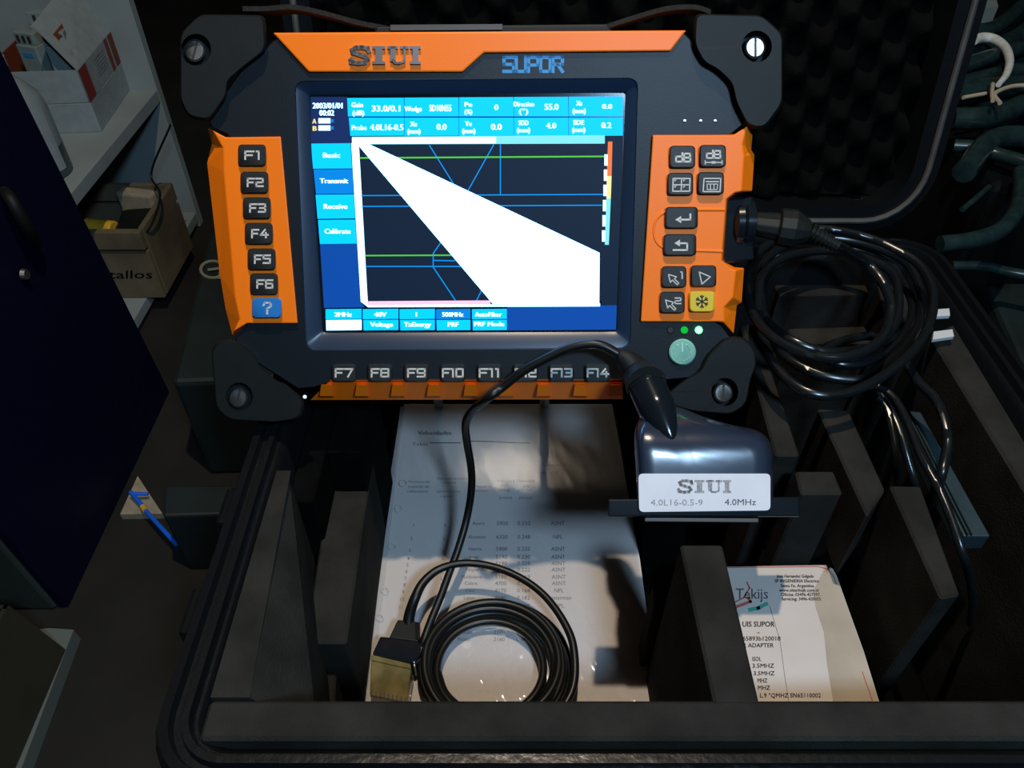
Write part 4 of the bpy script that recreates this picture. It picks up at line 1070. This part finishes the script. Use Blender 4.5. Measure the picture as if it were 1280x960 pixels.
slat((x1_ - .004, y0_ + cd / 2 + .004, bz + hgt_ * .5), .008, cd - .014, hgt_ * .98); slat((x1_ - cw + .004, y0_ + cd / 2 + .004, bz + hgt_ * .5), .008, cd - .014, hgt_ * .98)
slat((x1_ - cw / 2, y0_ + cd / 2 + .002, bz + .004), cw - .02, cd - .02, .008, 'bottom_board')
mb = MB()
def onf(x, y, o=0): 
    r = ray(x, y); return CAM + r * ((y0_ - .0006 - CAM[1]) / r[1])
text(mb, onf, 'tallos', 163, 343, 10, M['darkink'], wpx=54, bold=.4); mb.build('stencil', fs_)
# contents
yt = P(128, 268, bz + hgt_ * .8)
mb = MB(); mb.tube([V(x1_ - .105, y0_ + .045, bz + hgt_ * .80), V(x1_ - .060, y0_ + .040, bz + hgt_ * .78)], .017, M['yellow'], n=20); 
tag(mb.build('tape_roll', bevel=0.002), 'yellow roll lying in the wooden crate', 'roll')
mb = MB()
mb.box((x1_ - .035, y0_ + .060, bz + hgt_ * .45), .055, .08, hgt_ * .82, M['rubber'], .15); tag(mb.build('black_pouch', bevel=0.008), 'black pouch standing at the right inside the wooden crate', 'pouch')
mb = MB(); mb.box((x1_ - .045, y0_ + .112, bz + hgt_ * .55), .06, .022, hgt_ * .95, M['beige'], -.2); tag(mb.build('folded_cloth', bevel=0.004), 'dull tan folded cloth at the back of the wooden crate', 'cloth')
mb = MB(); mb.tube(spline([onf(183, 197) + V(0, .1, 0), V(x1_ - .01, y0_ + .11, bz + hgt_ + .035), V(x1_ + .012, y0_ + .07, bz + hgt_ + .02), V(x1_ + .006, y0_ + .02, bz + hgt_ - .005), V(x1_ - .02, y0_ + .02, bz + hgt_ * .8)], 8), .0016, M['cable'], n=8)
tag(mb.build('thin_cable', smooth=True), 'thin black cable arching over the right edge of the wooden crate', 'cable')

# low dark case with ring emblem on the floor
t = thing('dark_toolbox', P(290, 520, 0), 'low dark teal box with ring emblem on the floor behind the equipment case', 'box')
zt = .16
b4 = [P(262, 290, zt), P(420, 290, zt), P(430, 470, zt), P(214, 478, zt)]
mb = MB(); mb.prism(b4, [V(p[0], p[1], 0) for p in b4], M['teal']); bb = mb.build('body', t, 0.006)
mb = MB(); F = lambda x, y, o=0: P(x, y, zt + .0002 + o)
mb.tube([P(266 + 15 * math.cos(math.radians(a)), 337 + 10.5 * math.sin(math.radians(a)), zt + .0005) for a in range(20, 340, 10)], .0022, M['emb'], n=8); stroke(mb, F, [(261, 337), (276, 335), (274, 347)], 3, M['emb'], .002); mb.build('emblem', bb)
t2 = MB(); b4 = [P(205, 606, .10), P(300, 606, .10), P(300, 642, .10), P(203, 645, .10)]
t2.prism(b4, [V(p[0], p[1], 0) for p in b4], M['teal']); tag(t2.build('flat_box', bevel=0.003), 'flat dark teal box on the floor close to the left side of the equipment case', 'box')
mb = MB(); b4 = [P(172, 595, .01), P(203, 642, .01), P(150, 643, .01)]; mb.prism(b4, [V(p[0], p[1], 0.0005) for p in b4], M['beige']); tag(mb.build('board_offcut'), 'beige triangular offcut on the floor beside the navy cabinet', 'offcut')
t = thing('blue_wire', P(190, 650, .02), 'bright blue forked wire lying beside the beige offcut', 'wire')
mb = MB(); mb.tube(spline([P(163, 615, .022), P(173, 626, .020), P(182, 638, .019), P(200, 658, .022), P(221, 681, .020)], 6), .0026, M['bluewire'], n=8); mb.build('wire', t, smooth=True)
mb = MB(); mb.tube([P(165, 617, .022), P(185, 617.5, .020)], .0022, M['bluewire'], n=8); mb.build('fork', t, smooth=True)
mb = MB(); mb.tube([P(178, 633, .0195), P(182, 638, .0195)], .0034, M['yellow'], n=8); mb.build('band', t)

# lower left: board, cardboard box with odds and ends
mb = MB(); b4 = [P(60, 785, .02), P(92, 787, .02), P(25, 965, .02), P(-40, 965, .02), P(-40, 800, .02)]; mb.prism(b4, [V(p[0], p[1], .0005) for p in b4], M['board']); tag(mb.build('white_board'), 'white board on the floor under the brown cardboard box', 'board')
t = thing('cardboard_box', P(0, 900, .02), 'brown open cardboard box at the lower left, in front of the cabinet', 'box')
c4 = [P(62, 788, .021), P(82, 812, .021), P(19, 965, .021), P(-90, 965, .021), P(-90, 790, .021)]
zc = .10
lft = [P(46, 772, zc), P(6, 848, zc)]
a0, a1 = V(c4[1][0], c4[1][1], .021), V(c4[2][0], c4[2][1] - .05, .021)
nrm_ = V(-1, 0, 0)
mb = MB(); mb.prism([a0, a1, a1 + V(-.02, 0, .085), a0 + V(-.02, 0, .085)], [a0 + nrm_ * .004, a1 + nrm_ * .004, a1 + V(-.024, 0, .085), a0 + V(-.024, 0, .085)], M['card']); mb.build('side_flap', t)
mb = MB(); b0 = a0 + V(-.006, 0, 0); b1 = b0 + V(-.20, 0, 0); mb.prism([b0, b1, b1 + V(0, 0, .085), b0 + V(-.014, 0, .085)], [b0 + V(0, -.004, 0), b1 + V(0, -.004, 0), b1 + V(0, -.004, .085), b0 + V(-.014, -.004, .085)], M['card']); mb.build('back_flap', t)
mb = MB(); mb.box((a0[0] - .105, a0[1] - .11, .025), .18, .20, .006, M['card']); mb.build('bottom', t)
tp0 = V(a0[0] - .105, a0[1] - .055, .028)
mb = MB(); mb.box((tp0[0] - .005, tp0[1] - .02, .06), .05, .07, .06, M['cartonwhite'], .3); tag(mb.build('white_packet', bevel=.003), 'pale blue-white packet in the brown cardboard box', 'packet')
for k in range(9):
    mb = MB(); c_ = V(tp0[0] + .045 + random.uniform(-.012, .016), tp0[1] + .03 - k * .014, .034 + random.uniform(0, .006)); mb.tube([c_, c_ + V(random.uniform(-.01, .01), random.uniform(-.012, .012), .008)], .006, M['cartonred'] if k % 2 else M['card'], n=8)
    tag(mb.build('scrap_piece'), 'small reddish brown scrap piece beside the packet in the cardboard box', 'scrap', 'scrap pieces in the cardboard box')

# ================================================================== RIGHT SIDE: cable bundle and dark crate
t = thing('plastic_crate', (1.02, 1.22, 0), 'dark teal crate on the right behind the open lid, carrying cable bundles', 'crate')
mb = MB(); mb.box((1.02, 1.22, .17), 1.0, .94, .34, M['shell']); mb.build('body', t, .01)
t = thing('side_box', (0.62, .45, 0), 'dark teal box standing on the floor right of the open case', 'box')
mb = MB(); b4 = [P(1232, 352, .25), P(1400, 352, .25), P(1500, 560, .25), P(1325, 560, .25)]
mb.prism(b4, [V(p[0], p[1], 0) for p in b4], M['teal']); mb.build('body', t, .006)
def cable(px, z, r, lab, m='bundle', grp=None):
    mb = MB(); mb.tube(spline([P(x, y, z + (k % 2) * .002) for k, (x, y) in enumerate(px)], 7), r, M[m], n=10)
    return tag(mb.build('bundled_cable', smooth=True), lab, 'cable', grp)
G1 = 'cables in the tied bundle at the upper right'
L1 = 'dark glossy cable in the tied bundle at the upper right'
random.seed(7)
rows = [[(1190, 60), (1235, 48), (1262, 30), (1280, 12), (1320, -20)], [(1190, 75), (1235, 62), (1268, 48), (1300, 25), (1330, 5)], [(1188, 88), (1230, 74), (1270, 62), (1310, 52), (1350, 40)],
        [(1188, 98), (1225, 84), (1260, 76), (1300, 72), (1350, 70)], [(1186, 108), (1228, 98), (1262, 90), (1300, 88), (1350, 88)], [(1190, 120), (1230, 112), (1262, 108), (1300, 104), (1350, 100)],
        [(1190, 132), (1230, 128), (1270, 120), (1310, 112), (1350, 110)], [(1190, 148), (1230, 147), (1258, 140), (1280, 130), (1330, 118)], [(1195, 40), (1240, 36), (1275, 10), (1300, -20)]]
ORD = ['third cable from the top of the tied bundle at the upper right', 'fourth cable from the top of the tied bundle at the upper right', 'dark cable at the thick white cord, fifth from the top of the bundle', 'dark cable crossing the middle of the thick white cord, sixth from the top', 'dark cable just above the string knot in the tied bundle', 'dark cable passing under the string knot in the tied bundle', 'dark cable just below the string knot in the tied bundle', 'lowest dark cable of the tied bundle at the upper right', 'second cable from the top of the tied bundle, beside the pale green block']
for i, rw in enumerate(rows): cable(rw, .362 + .012 * (i % 3), .010 + .002 * (i % 2), ORD[i], grp=G1)
cable([(1192, 182), (1220, 184), (1245, 192), (1282, 203), (1340, 225)], .36, .007, 'single dark cable sloping right below the tied bundle')
cable([(1205, 215), (1240, 175), (1290, 172), (1340, 185)], .362, .012, 'thick dark cable curving just below the tied bundle')
cable([(1175, 305), (1215, 300), (1250, 288), (1270, 265), (1277, 240), (1276, 215)], .355, .008, 'dark hose curving up at the right edge beside the lid')
cable([(1190, 332), (1230, 333), (1262, 340), (1300, 346)], .30, .005, 'thin dark cable running right from the case corner')
cable([(1203, 262), (1220, 248), (1236, 234)], .352, .003, 'short thin grey cable in the dark behind the lid corner')
def cordage(px, z, r, m, lab, nm='white_rope'):
    mb = MB(); rs_ = r; pp = spline([P(x, y, z) for x, y in px], 8)
    mb.tube(pp, r if not callable(r) else [r(i / (len(pp) - 1)) for i in range(len(pp))], M[m], n=10); return tag(mb.build(nm, smooth=True), lab, 'cord')
cordage([(1218, 50), (1228, 47), (1242, 49), (1256, 59), (1262, 76), (1258, 93), (1248, 106)], .40, lambda t_: .0062 - .0032 * t_ ** 2, 'cord', 'thick white cord curving round the cable bundle')
cordage([(1204, 122), (1220, 119), (1232, 117)], .395, .0022, 'tan', 'tan string end left of the knot on the cable bundle', 'tie_string')
cordage([(1300, 110), (1282, 107), (1265, 108), (1250, 113), (1243, 119), (1250, 129)], .400, .0024, 'tan', 'tan string running right from the knot on the cable bundle', 'tie_string')
cordage([(1241, 105), (1240, 118), (1241, 126)], .402, .0022, 'tan', 'short upright tan string at the knot on the cable bundle', 'tie_string')
mb = MB(); q = [(1230, 0), (1245, -3), (1248, 8), (1229, 10)]; tp_ = [P(x, y, .40) for x, y in q]; mb.prism(tp_, [v - V(0, 0, .059) for v in tp_], M['terminal']); tag(mb.build('pale_block'), 'small pale green block at the top behind the cable bundle', 'block')
